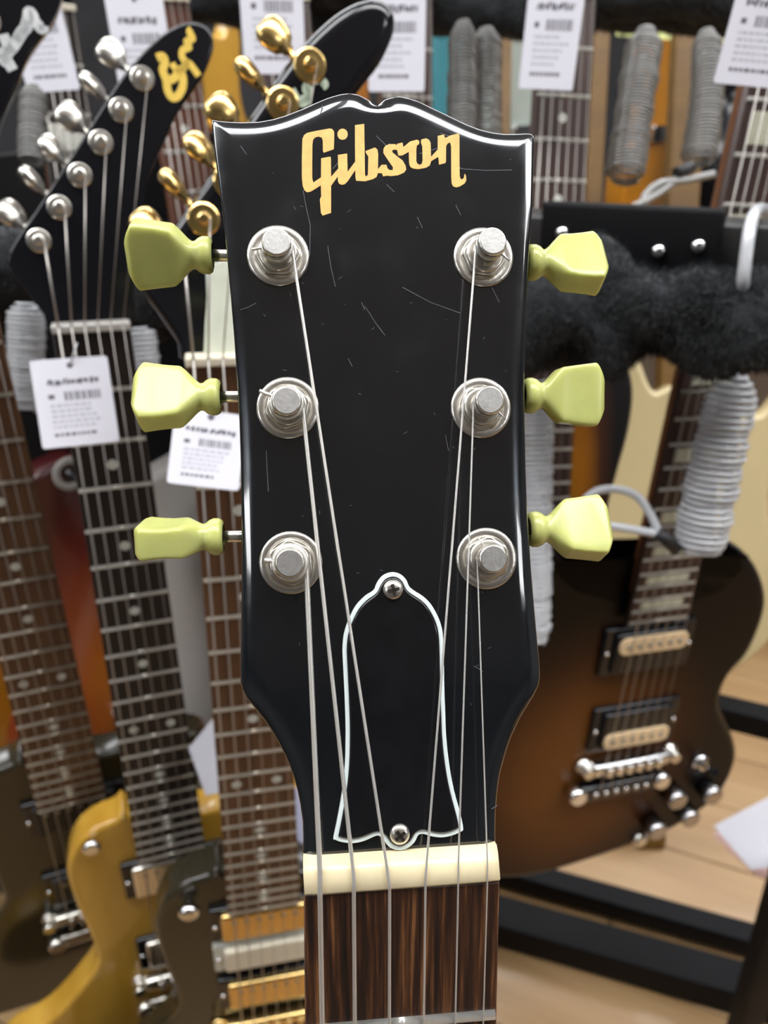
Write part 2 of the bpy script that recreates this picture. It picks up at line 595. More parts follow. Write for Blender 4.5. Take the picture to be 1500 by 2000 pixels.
HEAD = [(412, 226), (424, 228), (448, 230), (472, 231), (503, 230), (532, 225), (556, 218), (592, 204), (616, 193), (640, 183), (664, 176),
        (683, 173.6), (702, 177), (721, 187), (732, 195), (738, 199), (744, 193), (751, 187), (765, 182.5), (782, 180), (801, 184), (820, 190),
        (844, 201.7), (868, 213), (892, 224.7), (916, 236), (940, 245), (964, 251), (988, 254), (1012, 254), (1032, 253), (1042, 254),
        (1047, 260), (1047, 275), (1044, 400), (1038, 480), (1034, 560), (1031, 620), (1029, 690), (1028, 760), (1029, 830), (1031, 920),
        (1034, 1000), (1038, 1060), (1042, 1120), (1048, 1190), (1053, 1245), (1058, 1295), (1059, 1324), (1056, 1342), (1046, 1362),
        (1035, 1380), (1021, 1403), (1010, 1425), (1001, 1446), (994, 1466), (988, 1486), (981, 1511), (977.5, 1531), (974, 1560),
        (971.5, 1592), (971, 1632), (971.5, 1656), (972, 1675), (592, 1708), (591, 1677), (592, 1644), (591, 1610), (586, 1576), (580.5, 1549),
        (573, 1522), (564, 1497), (555, 1477), (543.5, 1455), (530, 1432), (516.5, 1412), (501, 1392), (480.5, 1367), (471.5, 1349),
        (468, 1335), (467.5, 1306), (469, 1250), (470, 1180), (470.5, 1100), (470, 1000), (468.5, 900), (466, 820), (462, 750), (456, 660),
        (449, 575), (442, 500), (435, 425), (425, 350), (416, 280), (412, 240)]
HO = [hp(*p) for p in HEAD]
guitar = empty('electric_guitar', GM)
tag(guitar, 'electric guitar with large black headstock and pale green tuner keys, sharp in front', 'guitar')
rim = [(.0042 - .0042 * t, -.00105 * t ** 2.3) for t in [k / 7 for k in range(8)]]
rim = [(i_ + .0007, z_) for i_, z_ in rim]
for k in range(1, 6):
    a = R(30 + 60 * k / 5)
    rim.append((.0007 * (1 - (math.sin(a) - .5) / .5), -.00105 - .0010 * (.866 - math.cos(a))))
rim += [(0.0, -.0135), (.0004, -.0141), (.0012, -.0145)]
mb = MB().slab(resample(HO, .0011), rim)
mb.build('headstock', lacquer, guitar)

# gold lettering
A1, A2 = (580, 230), (740, 230)
GL = [
    (A1, [(85, 1000), (72, 880), (72, 560), (80, 310), (105, 255), (150, 222), (300, 190), (480, 158), (515, 165), (540, 195), (547, 240), (540, 462),
          (395, 515), (380, 490), (378, 335), (362, 292), (320, 278), (270, 288), (238, 320), (227, 390), (224, 640), (224, 890), (240, 950),
          (360, 868), (360, 985), (290, 1030), (200, 1085), (150, 1095), (110, 1065)]),
    (A1, [(355, 595), (488, 570), (498, 600), (500, 860), (500, 1000), (500, 1395), (375, 1435), (350, 1390), (335, 1200), (355, 1150), (350, 1000)]),
    (A1, [(495, 870), (605, 745), (600, 545), (735, 525), (742, 790), (856, 640), (860, 760), (745, 930), (700, 975), (655, 985), (615, 965),
          (600, 925), (598, 860), (500, 1000)]),
    (A1, circle(668, 243, 76, 82, 24)),
    (A1, [(850, 110), (985, 90), (992, 520), (996, 835), (1012, 865), (1040, 835), (1045, 570), (1010, 515), (1005, 490), (1140, 437), (1178, 465),
          (1190, 530), (1186, 740), (1186, 815), (1165, 870), (1110, 902), (1000, 932), (868, 925), (857, 880), (852, 640)]),
    (A2, [(-15, 755), (40, 690), (110, 690), (125, 740), (155, 768), (205, 768), (205, 725), (100, 572), (65, 515), (68, 455), (95, 412), (150, 388),
          (240, 388), (265, 410), (270, 475), (225, 468), (195, 480), (200, 510), (260, 560), (350, 630), (390, 700), (400, 760), (370, 805),
          (280, 845), (170, 858), (130, 850), (60, 860), (45, 815), (-15, 812)]),
    (A2, [(262, 385), (345, 365), (358, 432), (455, 350), (560, 322), (592, 345), (588, 385), (556, 410), (440, 500), (340, 555), (285, 555), (268, 480)]),
    (A2, [(440, 440), (556, 412), (548, 470), (548, 640), (568, 678), (600, 692), (628, 675), (640, 630), (636, 420),
          (615, 365), (622, 320), (690, 303), (735, 325), (758, 372), (764, 580), (765, 640), (745, 700), (690, 735), (580, 755), (500, 745),
          (460, 720), (445, 680), (440, 600)]),
    (A2, [(758, 580), (862, 465), (862, 268), (955, 247), (968, 300), (1045, 262), (1165, 232), (1180, 260), (1180, 560), (1183, 850), (1195, 895),
          (1220, 905), (1245, 880), (1255, 820), (1275, 850), (1280, 920), (1255, 965), (1180, 1010), (1130, 1022), (1085, 1005), (1065, 960),
          (1060, 860), (1058, 420), (1045, 365), (1010, 375), (985, 415), (982, 640), (975, 665), (880, 690), (870, 575), (760, 640)]),
]
mb = MB()
for k, (o0, pts) in enumerate(GL):
    ol = [hp(o0[0] + p[0] / 7.5, o0[1] + p[1] / 7.5) for p in pts]
    mb.plate(ol, 0.00006 + k * 0.000003, -0.0002, 0.00002, 1, False)
tag(mb.build('logo_lettering', gold_decal, guitar), 'gold inlaid script lettering near the top of the headstock')

# truss rod cover
TC = [(651, 1638), (657, 1609), (668, 1547), (673.6, 1493), (675, 1437), (674.5, 1400), (672.7, 1352), (669.5, 1287), (669, 1264), (671.7, 1238),
      (680, 1212), (694, 1184), (713, 1164), (729.6, 1153), (735, 1141), (744.5, 1127), (755.7, 1120), (769, 1117.7), (782, 1121.5), (793, 1131.7),
      (799, 1145), (808, 1153), (826.7, 1165), (841.6, 1180), (854.7, 1202.7), (862, 1223), (865.5, 1245.6), (867, 1287), (868, 1343), (870, 1399),
      (871.5, 1437), (877, 1490), (886.4, 1542), (899.5, 1590), (904.7, 1618), (901, 1624), (882.7, 1632), (864, 1635.6), (845, 1634), (826.7, 1629),
      (817, 1631.5), (810, 1644.5), (798.7, 1655), (783.7, 1661), (769, 1659), (757.6, 1652), (748, 1639), (741, 1633), (733, 1633), (711, 1642.7),
      (688.5, 1647), (666, 1644.5), (654, 1640)]
T0 = cr([hp(*p, 0.0009) for p in TC], 3)
cov = MB().plate(T0, 0.0010, 0.0, 0.00015, 2, False).build('truss_rod_cover', white_ply, guitar)
MB().slab(clean(T0), [(.0016, .0016), (.0015, .0016), (.0013, .00155), (.00096, .0012), (.00088, .0009)]).build('cover_face', cover_black, cov)
for (sx, sy, rot) in ((768, 1152, 12), (781, 1630, 35)):
    c = hp(sx, sy, 0.002)
    rr = 0.00225
    prof = [(rr, 0.0012), (rr, 0.0018)] + [(rr * math.cos(a), 0.0018 + 0.0011 * math.sin(a)) for a in [R(15 * k) for k in range(1, 6)]]
    so = MB().lathe(prof, 24).build('screw', nickel, cov, Matrix.Translation((c[0], c[1], 0)) @ Matrix.Rotation(R(rot), 4, 'Z'))
    mb = MB()
    for a in (0, 90):
        mb.box((0, 0, 0.00275), (0.0027, 0.00075, 0.0007), Matrix.Rotation(R(a), 3, 'Z'))
    mb.build('recess_shade', mat('recess_shade_dark', (0.015, 0.010, 0.006), 0.5, var=0.3), so)  # raised cross, the shade of the recess put into its dark colour

# nut
nut_sec = []
for k in range(13):
    t = k / 12
    a = hp(592 + t * (971 - 592), 1676 + t * (1651 - 1676), 0.0012)
    b = hp(592 + t * (975 - 592), 1701 + t * (1680 - 1701), 0.0040)
    c = hp(595 + t * (978 - 595), 1752 + t * (1723 - 1752), 0.0037)
    pin = 0.0005 if k in (0, 12) else 0.0
    nut_sec.append([(a[0], a[1], -0.002), (a[0], a[1], 0.0012 - pin), (a[0] * .5 + b[0] * .5, a[1] * .45 + b[1] * .55, 0.0030 - pin), (b[0], b[1] + 0.0004, 0.0038 - pin),
                    (b[0], b[1] - 0.0006, 0.0042 - pin), (c[0], c[1] + 0.0006, 0.0039 - pin), (c[0], c[1], 0.0033 - pin), (c[0], c[1], -0.004)])
vs = [p for s_ in nut_sec for p in s_]
m_ = len(nut_sec[0])
fs = [(i * m_ + k, i * m_ + k + 1, (i + 1) * m_ + k + 1, (i + 1) * m_ + k) for i in range(12) for k in range(m_ - 1)]
fs += [tuple(range(m_ - 1, -1, -1)), tuple(12 * m_ + k for k in range(m_))]
MB().add(vs, fs, [True] * (len(fs) - 2) + [False, False]).build('nut', bone, guitar)

# fretboard, tilted back from the headstock by 17 degrees
TA = R(16.5)
fb0l = hp(593, 1752, 0.0030)
fb0r = hp(977, 1724, 0.0030)
FB0 = Vector(((fb0l[0] + fb0r[0]) / 2, (fb0l[1] + fb0r[1]) / 2, 0.0027))
FBW = fb0r[0] - fb0l[0]
fb_tilt = math.atan2(fb0r[1] - fb0l[1], fb0r[0] - fb0l[0])
FBX = Vector((math.cos(fb_tilt * .5), math.sin(fb_tilt * .5), 0))
FBY = Vector((0, math.cos(TA), math.sin(TA)))
FBY = (FBY - FBX * FBY.dot(FBX)).normalized()
FBZ = FBX.cross(FBY)
FBM = frame(FB0, FBX, FBY, FBZ)
SCALE = 0.628
fretY = lambda k: -SCALE * (1 - 2 ** (-k / 12.0))
bw = lambda y: FBW + (0.0575 - FBW) * (-y / 0.455)
mb = MB()
ol = [(-bw(0) / 2, 0.0), (-bw(-.455) / 2, -.455), (bw(-.455) / 2, -.455), (bw(0) / 2, 0.0)]
mb.plate(ol, 0, -0.0055, 0.0004, 2)
fbo = mb.build('fretboard', rosewood, guitar, FBM)
fr = MB()
prof = [(math.cos(R(a)) * 0.0013, math.sin(R(a)) * 0.0011) for a in range(0, 181, 20)]
vs = [(x, p[0], p[1]) for x in (-0.5, 0.5) for p in prof]
n_ = len(prof)
fs = [(k, k + 1, n_ + k + 1, n_ + k) for k in range(n_ - 1)] + [tuple(range(n_ - 1, -1, -1)), tuple(n_ + k for k in range(n_))]
fret_main = fr.add(vs, fs, [True] * (n_ - 1) + [False, False]).build('fret', fret_bright, fbo, Matrix.Translation((0, fretY(1), 0)) @ Matrix.Diagonal((bw(fretY(1)) - 0.001, 1, 1, 1)))
for k in range(2, 23):
    link('fret', fret_main.data, fbo, Matrix.Translation((0, fretY(k), 0)) @ Matrix.Diagonal((bw(fretY(k)) - 0.001, 1, 1, 1)))
for k in (3, 5, 7, 9, 12, 15, 17, 19, 21):
    y = (fretY(k) + fretY(k - 1)) / 2
    MB().plate(circle(0, y, 0.0031), 0.00006, -0.0002, 0.00002, 1, False).build('inlay_dot', pearl, fbo)
# neck shaft
mb = MB()
secs = []
for t in range(9):
    y = -0.002 - t * 0.050
    w = bw(min(0, y)) / 2 - 0.0004
    dpt = 0.019 + 0.003 * t / 8
    secs.append([(w * math.cos(R(a)), y, -0.0055 - dpt * abs(math.sin(R(a))) ** 0.8) for a in range(180, 361, 15)])
m_ = len(secs[0])
vs = [p for s_ in secs for p in s_]
fs = [(i * m_ + k, (i + 1) * m_ + k, (i + 1) * m_ + k + 1, i * m_ + k + 1) for i in range(8) for k in range(m_ - 1)]
fs += [tuple(range(m_)), tuple(8 * m_ + k for k in range(m_ - 1, -1, -1))]
mb.add(vs, fs, [True] * (len(fs) - 2) + [False, False]).build('neck', lacquer, guitar, FBM)

LP_OUT = [(-28, -398), (-62, -392), (-98, -412), (-113, -465), (-102, -530), (-102, -585), (-138, -650), (-165, -725), (-140, -800), (-70, -838),
          (0, -845), (70, -838), (140, -800), (165, -725), (138, -650), (104, -590), (100, -548), (113, -505), (108, -470), (84, -452), (58, -470), (30, -478)]
DC_OUT = [(-30, -430), (-58, -440), (-84, -402), (-108, -372), (-127, -385), (-125, -440), (-108, -510), (-112, -570), (-145, -640), (-160, -710),
          (-130, -790), (-60, -825), (20, -825), (110, -800), (158, -730), (150, -650), (115, -580), (108, -530), (122, -470), (115, -425), (95, -415),
          (75, -450), (35, -455)]
mm = lambda L, k=1.0, dx=0, dy=0: [((p[0] + dx) * .001 * k, (p[1] + dy) * .001 * k) for p in L]
bo = MB().plate(cr(mm(LP_OUT), 5), -0.008, -0.052, 0.006, 4).build('body', lacquer, guitar, FBM)
MB().box((0, -.628, 0.002), (0.085, 0.014, 0.014), bev=0.003).build('bridge', nickel, guitar, FBM)

# tuners
POSTS = [(543, 498), (562, 796), (568, 1099), (945, 501), (940, 796), (951, 1091)]
BUT = [  # y px, x collar px, x end px, roll
    (499, 416, 247, -38), (775, 432, 259, 22), (1048, 437, 265, 76),
    (513, 1027, 1180, 24), (773, 1022, 1176, -7), (1034, 1031, 1189, 20)]
KEY = [(0.0, 3.0, 3.0, 2), (0.25, 3.8, 3.8, 2), (1.0, 4.25, 4.25, 2), (2.2, 4.3, 4.3, 2), (3.2, 3.9, 3.9, 2), (4.0, 3.25, 3.2, 2), (4.7, 3.1, 3.0, 2.2), (5.6, 3.6, 3.2, 2.8),
       (6.8, 4.7, 3.5, 4), (8.0, 5.7, 3.7, 6), (9.0, 6.4, 3.7, 9), (9.6, 6.6, 3.6, 11), (12.5, 6.95, 3.35, 12), (16, 7.3, 3.45, 12), (19.2, 7.55, 3.75, 12), (19.7, 7.45, 3.6, 11), (20.0, 7.1, 3.3, 10)]


def superell(w, t, n, K=40):
    out = []
    for k in range(K):
        a = 2 * math.pi * (k + .5) / K
        c, s_ = math.cos(a), math.sin(a)
        out.append((w * math.copysign(abs(c) ** (2 / n), c), t * math.copysign(abs(s_) ** (2 / n), s_)))
    return out


POST_TOP = [8.2, 8.4, 8.2, 9.6, 9.6, 7.2]
post_c = []
for i, (wx, wy) in enumerate(POSTS):
    c = hp(wx, wy, 0.0006)
    top = POST_TOP[i] * .001
    post_c.append((c, top))
    T = Matrix.Translation((c[0], c[1], 0)) @ Matrix.Rotation(R(17 * i), 4, 'Z')
    q = top - .0094
    prof = [(.0036, -.001), (.0036, .0012), (.0032, .0014), (.0031, .0040 + q), (.0028, .0052 + q), (.0026, .0058 + q), (.0026, .0066 + q), (.0030, .0070 + q), (.0032, .0073 + q),
            (.0032, .0089 + q), (.00308, .0092 + q), (.0028, .0094 + q)]
    po = MB().lathe(prof, 32, cap=True).build('tuner_post', nickel, guitar, T)
    MB().lathe([(.0027, .00935 + q), (.0027, .00943 + q)], 28).build('post_tip', nickel_tip, po)
    MB().lathe([(.0070, 0), (.0070, .00025), (.00685, .0005), (.0064, .0007), (.0052, .00075), (.0050, .0006)], 40).build('washer', nickel, po)
    hx = [(.0053 * math.cos(R(60 * k)), .0053 * math.sin(R(60 * k))) for k in range(6)]
    hxb = []
    for k in range(6):
        a, b = Vector(hx[k]), Vector(hx[(k + 1) % 6])
        hxb += [tuple(a.lerp(b, .12)), tuple(a.lerp(b, .88))]
    mbx = MB().plate(hxb, .0018, .0005, .0003, 2, False)
    mbx.lathe([(.0043, .0016), (.0043, .0024), (.0041, .0027), (.0036, .0028), (.0033, .0024)], 32)
    mbx.build('hex_bushing', nickel, po)
    # key
    y, xc, xe, roll = BUT[i]
    hz = -0.0075
    a, b = hp(xc, y, hz), hp(xe, y, hz)
    sg = 1 if xe > xc else -1
    ln = abs(b[0] - a[0])
    k_ = ln / 0.020
    edge = hp(442 if sg < 0 else 1030, y, hz)
    X = Vector((sg, 0, 0))
    fn = Vector((0, math.sin(R(roll)), math.cos(R(roll))))
    W = fn.cross(X)
    vs, fs = [], []
    for (s_, w, t, n) in KEY:
        sec = superell(w, t, n)
        f = (s_ / 20.0) ** 3
        for (pw, pt) in sec:
            ss = (s_ - 2.1 * f * (pw / 7.5) ** 2 - 0.3 * f * (pt / 3.6) ** 2)
            vs.append(Vector((a[0], a[1], hz)) + X * ss * .001 * k_ + W * pw * .001 + fn * pt * .001)
    K = 40
    for r_ in range(len(KEY) - 1):
        for k in range(K):
            j = (k + 1) % K
            fs.append((r_ * K + k, r_ * K + j, (r_ + 1) * K + j, (r_ + 1) * K + k))
    # rounded end cap
    cen = len(vs)
    last = vs[-K:]
    for f_ in (.8, .55, .28):
        for (p, (pw, pt)) in zip(last, superell(*KEY[-1][1:])):
            ss = 20.0 - 2.1 * (pw * f_ / 7.5) ** 2
            vs.append(Vector((a[0], a[1], hz)) + X * ss * .001 * k_ + W * pw * f_ * .001 + fn * pt * f_ * .001)
    for r_ in range(len(KEY) - 1, len(KEY) + 2):
        for k in range(K):
            j = (k + 1) % K
            fs.append((r_ * K + k, r_ * K + j, (r_ + 1) * K + j, (r_ + 1) * K + k))
    fs.append(tuple((len(KEY) + 2) * K + k for k in range(K)))
    inv = T.inverted()
    MB().add([inv @ p for p in vs], fs, True).build('tuner_key', key_green, po)
    pin = Vector((edge[0] - sg * .006, a[1], hz))
    pout = Vector((a[0] + sg * .001, a[1], hz))
    MB().tube([inv @ pin, inv @ pin.lerp(pout, .5), inv @ pout], .00135, 16).build('key_shaft', nickel, po)

# strings: nut crossing pixel, bottom pixel, radius, post index, side, winding period
STR = [((625, 1700), (622, 2000), .00060, 2, 1, .00052), ((691, 1712), (692, 2000), .00047, 1, 1, .00040), ((761, 1728), (758, 2000), .00037, 0, 1, .00034),
       ((831, 1712), (823, 2000), .00027, 3, -1, 0), ((895, 1690), (886, 2000), .00021, 4, -1, 0), ((952, 1690), (944, 2000), .00017, 5, -1, 0)]
for i, (np_, bp, r, pi_, side, per) in enumerate(STR):
    c, top = post_c[pi_]
    hpost = top - .0032
    rp = .0028 + r
    nu = hp(*np_, .0044)
    nutp = Vector((nu[0], nu[1], .0043 + r * .6))
    d = (Vector((c[0], c[1])) - Vector(nu)).normalized()
    # tangent point on the post side
    tx = c[0] + side * rp * abs(d.y)
    ty = c[1] - side * rp * d.x
    start = Vector((tx, ty, hpost))
    pts = []
    turns = 2.6 if per else 3.2
    nst = int(turns * 20)
    a0 = math.atan2(ty - c[1], tx - c[0])
    for k in range(nst, 0, -1):
        a = a0 + side * 2 * math.pi * k / 20.0
        pts.append(Vector((c[0] + rp * math.cos(a), c[1] + rp * math.sin(a), hpost + (r * 2.05) * k / 20.0 * .55)))
    # down the fretboard
    fbn = FBM.inverted() @ nutp
    far = Vector((fbn.x * 1.18, -.640, .004))
    farw = FBM @ far
    # direction check against the lower pixel
    seg = pts + [start]
    edge_px = (np_[0], 1752 - 29 * (np_[0] - 595) / 383 - 2)
    ne = hp(*edge_px, .0040)
    nute = Vector((ne[0], ne[1], .0039 + r * .5))
    path2 = [nutp.lerp(start, 1 - k / 12) for k in range(1, 12)] + [nutp + (start - nutp).normalized() * .0012, nutp, nutp.lerp(nute, .5) + Vector((0, 0, r * .2)), nute]
    path3 = [nute.lerp(farw, t) for t in (.02, .05, .1, .3, .6, 1.0)]
    if per:
        mbw = MB()
        mbw.tube(seg, r, 8)
        # wound stretch: ridged tube with real windings
        line = []
        rads = []
        route = [start] + path2 + [nute.lerp(farw, t) for t in (.02, .05, .1)]
        acc = 0
        for a, b in zip(route[:-1], route[1:]):
            L_ = (b - a).length
            nn = max(1, int(L_ / (per / 2)))
            for k in range(nn):
                line.append(a.lerp(b, k / nn))
                rads.append(r * (1.04 if acc % 2 == 0 else 0.86))
                acc += 1
        line.append(route[-1])
        rads.append(r)
        mbw.tube(line, rads, 10)
        mbw.tube([route[-1], nute.lerp(farw, .4), farw], r, 8)
        so = mbw.build('string', wound, guitar)
    else:
        so = MB().tube(seg + path2 + path3, r, 8).build('string', steel, guitar)
    # cut end poking out of the post
    ea = {0: 190, 1: 155, 2: 172, 3: -40, 4: -45, 5: 120}[pi_]
    ev = Vector((math.cos(R(ea)), math.sin(R(ea)), -.05))
    p0 = Vector((c[0], c[1], hpost + .0012))
    MB().tube([p0 + ev * .0026, p0 + ev * .0040, p0 + ev * (.0064 if pi_ in (1,) else .0055)], r * .9, 8).build('string_end', wound if per else steel, so)

# scratches in the lacquer
SCR = [[(712, 598), (722, 612), (733, 630), (752, 655)], [(706, 590), (712, 605)], [(640, 480), (646, 520), (655, 560)], [(786, 561), (840, 590), (900, 612)],
       [(592, 372), (598, 405), (606, 440), (605, 500)], [(815, 424), (825, 445)], [(470, 285), (482, 302)], [(630, 205), (626, 222)], [(735, 265), (755, 285), (762, 280)],
       [(880, 322), (905, 330), (950, 333), (1000, 332)], [(890, 400), (900, 420)], [(600, 1180), (606, 1195)], [(925, 1300), (944, 1312)], [(755, 360), (770, 375)],
       [(470, 605), (485, 600), (500, 592)], [(960, 560), (975, 590)], [(680, 700), (688, 716)], [(870, 850), (876, 880)], [(960, 1580), (972, 1573)], [(520, 880), (524, 960)],
       [(860, 260), (890, 270)], [(820, 300), (870, 285)], [(955, 470), (925, 480)], [(650, 330), (660, 318)]]
mb = MB()
for s_ in SCR:
    mb.ribbon([hp(*p) for p in s_], .00013, -0.0001, .00002)
for k in range(60):
    x, y = random.uniform(500, 1010), random.uniform(250, 1550)
    a = random.uniform(0, 3.1)
    l = random.uniform(1.0, 9)
    if y > 1300 and (x < 600 or x > 960):
        continue
    mb.ribbon([hp(x, y), hp(x + l * math.cos(a), y + l * math.sin(a))], .00009, -0.0001, .00002)
tag(mb.build('scratch_marks', scratch_m, guitar), 'fine pale scratches in the black lacquer', kind='stuff')

# ------------------------------------------------------------------ guitars of the racks
def plane_uv(M, x, y, z=0.0):
    r = ray(x, y)
    Mi = M.inverted()
    o = Mi @ C
    d = Mi.to_3x3() @ r
    t = (z - o.z) / d.z
    p = o + d * t
    return (p.x, p.y)


def fpx(x, y, z=0.0):
    r = ray(x, y)
    return C + r * ((z - C.z) / r.z)


def guitar_frame(nut, end, yaw):
    Y = (nut - end)
    L = Y.length
    Y.normalize()
    Z = (C - (nut + end) / 2)
    Z = (Z - Y * Z.dot(Y)).normalized()
    X = Y.cross(Z)
    q = Matrix.Rotation(R(yaw), 3, Y)
    X, Z = q @ X, q @ Z
    return frame(nut, X, Y, Z), L


fret_unit = {}


def make_neck(root, L, board, fretm, inlay='dots', inlay_m=None, back=mahogany, nut_m=ivory, nfr=22, binding=None, w0=.043, w1=.057, str_to=-.628, smat=dull_string, stop=None):
    k = L / .455
    wd = lambda y: w0 + (w1 - w0) * min(1, max(0, -y / (.455 * k)))
    fy = lambda n: -.628 * k * (1 - 2 ** (-n / 12.0))
    yb = -L
    fb = MB().plate([(-wd(0) / 2, 0), (-wd(yb) / 2, yb), (wd(yb) / 2, yb), (wd(0) / 2, 0)], 0, -.006, .0006, 2).build('fretboard', board, root)
    if fretm not in fret_unit:
        vs = [(x, p[0], p[1]) for x in (-.5, .5) for p in prof_f]
        n_ = len(prof_f)
        fs = [(a, a + 1, n_ + a + 1, n_ + a) for a in range(n_ - 1)] + [tuple(range(n_ - 1, -1, -1)), tuple(n_ + a for a in range(n_))]
        me = bpy.data.meshes.new('fret')
        me.from_pydata(vs, [], fs)
        me.polygons.foreach_set('use_smooth', [True] * (n_ - 1) + [False, False])
        me.materials.append(fretm)
        fret_unit[fretm] = me
    for n in range(1, nfr + 1):
        link('fret', fret_unit[fretm], fb, Matrix.Translation((0, fy(n), 0)) @ Matrix.Diagonal((wd(fy(n)) - .0012, 1, 1, 1)))
    im = inlay_m or pearl
    for n in (3, 5, 7, 9, 12, 15, 17, 19, 21):
        y = (fy(n) + fy(n - 1)) / 2
        if inlay == 'dots':
            for dx in ((-.4, .4) if n == 12 else (0,)):
                MB().plate(circle(dx * wd(y) * .66, y, .0034), .00015, -.0003, .00005, 1, False).build('inlay_dot', im, fb)
        elif inlay == 'blocks':
            h = (fy(n - 1) - fy(n)) * .30
            w = wd(y) * .36
            MB().plate([(-w, y - h), (w, y - h), (w, y + h), (-w, y + h)], .00015, -.0003, .00005, 1, False).build('inlay_block', im, fb)
    secs = []
    for t in range(9):
        y = .002 - (L * .94) * t / 8
        w = wd(y) / 2 - .0004
        secs.append([(w * math.cos(R(a)), y, -.006 - .018 * abs(math.sin(R(a))) ** .8) for a in range(180, 361, 20)])
    m_ = len(secs[0])
    vs = [p for s_ in secs for p in s_]
    fs = [(i * m_ + a, (i + 1) * m_ + a, (i + 1) * m_ + a + 1, i * m_ + a + 1) for i in range(8) for a in range(m_ - 1)]
    fs += [tuple(range(m_)), tuple(8 * m_ + a for a in range(m_ - 1, -1, -1))]
    MB().add(vs, fs, [True] * (len(fs) - 2) + [False, False]).build('neck', back, root)
    MB().box((0, .0025, -.0012), (w0, .005, .009), bev=.001).build('nut', nut_m, root)
    for i in range(6):
        f = (i - 2.5) / 2.5
        r = (.00062, .0005, .0004, .0003, .00026, .00022)[i]
        pts = [(f * (w0 / 2 - .004), .004, .0036), (f * (w0 / 2 - .004) * .6 + f * .026 * .4, str_to * k * .4, .0045), (f * .026, str_to * k, .007)]
        MB().tube(pts, r, 6).build('string', smat, root)
    return k


prof_f = [(math.cos(R(a)) * .0014, math.sin(R(a)) * .0012) for a in range(0, 181, 30)]
pole_m = mat('pole_piece', (0.35, 0.34, 0.32), .35, metal=1.0, var=.1)


def pickup(root, y, z, cover, ring=black_gloss, w=.070, h=.038, poles=True, ang=0, x=0, split=None):
    M = Matrix.Translation((x, y, z)) @ Matrix.Rotation(R(ang), 4, 'Z')
    p = MB().box((0, 0, .002), (w + .018, h + .008, .006), bev=.002).build('pickup_ring', ring, root, M)
    MB().box((0, 0, .0065), (w, h, .006), bev=.0025).build('pickup_cover', cover, p)
    if split:
        MB().box((0, split[1], .0108), (w * .94, h * .42, .003), bev=.0012 if h < .02 else .0065).build('bobbin', split[0], p)
    if poles:
        mb = MB()
        yy = split[1] if split else h * .25
        zz = .0128 if split else .0096
        for i in range(6):
            mb.lathe([(.0024, zz - .002), (.0024, zz), (.0018, zz + .0004)], 10, Matrix.Translation(((i - 2.5) * .0098, yy, 0)))
        tag(mb.build('pole_screws', pole_m, p), kind='stuff')
    for sx in (-1, 1):
        MB().lathe([(.0022, .004), (.0022, .0062), (.0012, .0070)], 10, Matrix.Translation((sx * (w / 2 + .005), 0, 0))).build('ring_screw', chrome, p)
    return p


def bridge_set(root, z, k=1.0, m=chrome):
    b = MB().box((0, -.630 * k, z + .006), (.084, .013, .012), bev=.003).build('bridge', m, root)
    for i in range(6):
        MB().box(((i - 2.5) * .0104, -.630 * k, z + .0135), (.006, .011, .004), bev=.001).build('saddle', m, b)
    for sx in (-1, 1):
        MB().lathe([(.007, z), (.007, z + .004), (.004, z + .005), (.004, z + .011), (.0055, z + .011), (.0055, z + .016)], 16, Matrix.Translation((sx * .047, -.630 * k, 0))).build('bridge_post', m, b)
    t = MB().box((0, -.668 * k, z + .006), (.088, .016, .010), bev=.004).build('tailpiece', m, root)
    for sx in (-1, 1):
        MB().lathe([(.009, z), (.009, z + .011), (.007, z + .014)], 18, Matrix.Translation((sx * .045, -.668 * k, 0))).build('tailpiece_stud', m, t)


def knob(root, x, y, z, m=chrome, r=.0085, h=.016):
    o = MB().lathe([(r, z), (r * .98, z + h * .7), (r * .92, z + h * .95), (r * .8, z + h)], 20, Matrix.Translation((x, y, 0))).build('control_knob', m, root)
    return o


# --- three guitars of one zigzag shape, front row at the side of the headstock
FRONT = dict(
    dark=((-102, 555, .439), (142, 1574, .684), -7),
    yellow=((180, 647, .445), (336, 1672, .668), -2),
    gold=((450, 712, .380), (517, 1778, .610), 1))
MF = {k: guitar_frame(px(*a), px(*b), y) for k, (a, b, y) in FRONT.items()}
HT = R(13)
HEADF = frame(Vector((0, .003, -.004)), Vector((1, 0, 0)), Vector((0, math.cos(HT), -math.sin(HT))), Vector((0, math.sin(HT), math.cos(HT))))
M2 = MF['yellow'][0]
H2 = M2 @ HEADF
EXH_PX = [(250, 648), (262, 560), (272, 470), (280, 392), (288, 350), (302, 316), (325, 269), (344, 224), (372, 182), (398, 146), (413, 110), (418, 88), (414, 65), (400, 49), (378, 42), (350, 47),
          (322, 62), (300, 80), (274, 106), (238, 150), (196, 214), (157, 276), (112, 346), (70, 411), (30, 470), (14, 505), (22, 535), (50, 570), (85, 615), (105, 648)]
EXH = [plane_uv(H2, *p) for p in EXH_PX]
EXP = [plane_uv(H2, *p) for p in ((278, 153), (237, 215), (197, 278), (156, 342), (116, 405), (76, 470))]
EXB = [plane_uv(H2, p[0], p[1], -.012) for p in ((219, 106), (180, 167), (139, 230), (104, 290), (62, 350), (22, 418))]
EXBODY = [plane_uv(M2, p[0], p[1], -.012) for p in ((262, 1596), (240, 1592), (222, 1606), (185, 1622), (152, 1648), (133, 1688), (133, 1722), (150, 1772), (172, 1820), (187, 1858), (188, 1884), (165, 1922), (93, 2000))]
EXBODY += mm([(-176, -690), (-196, -735), (-188, -768), (-150, -785), (-60, -792), (60, -790), (140, -770), (158, -742), (136, -660), (104, -570), (116, -490), (126, -452), (112, -432), (70, -428), (32, -432)])


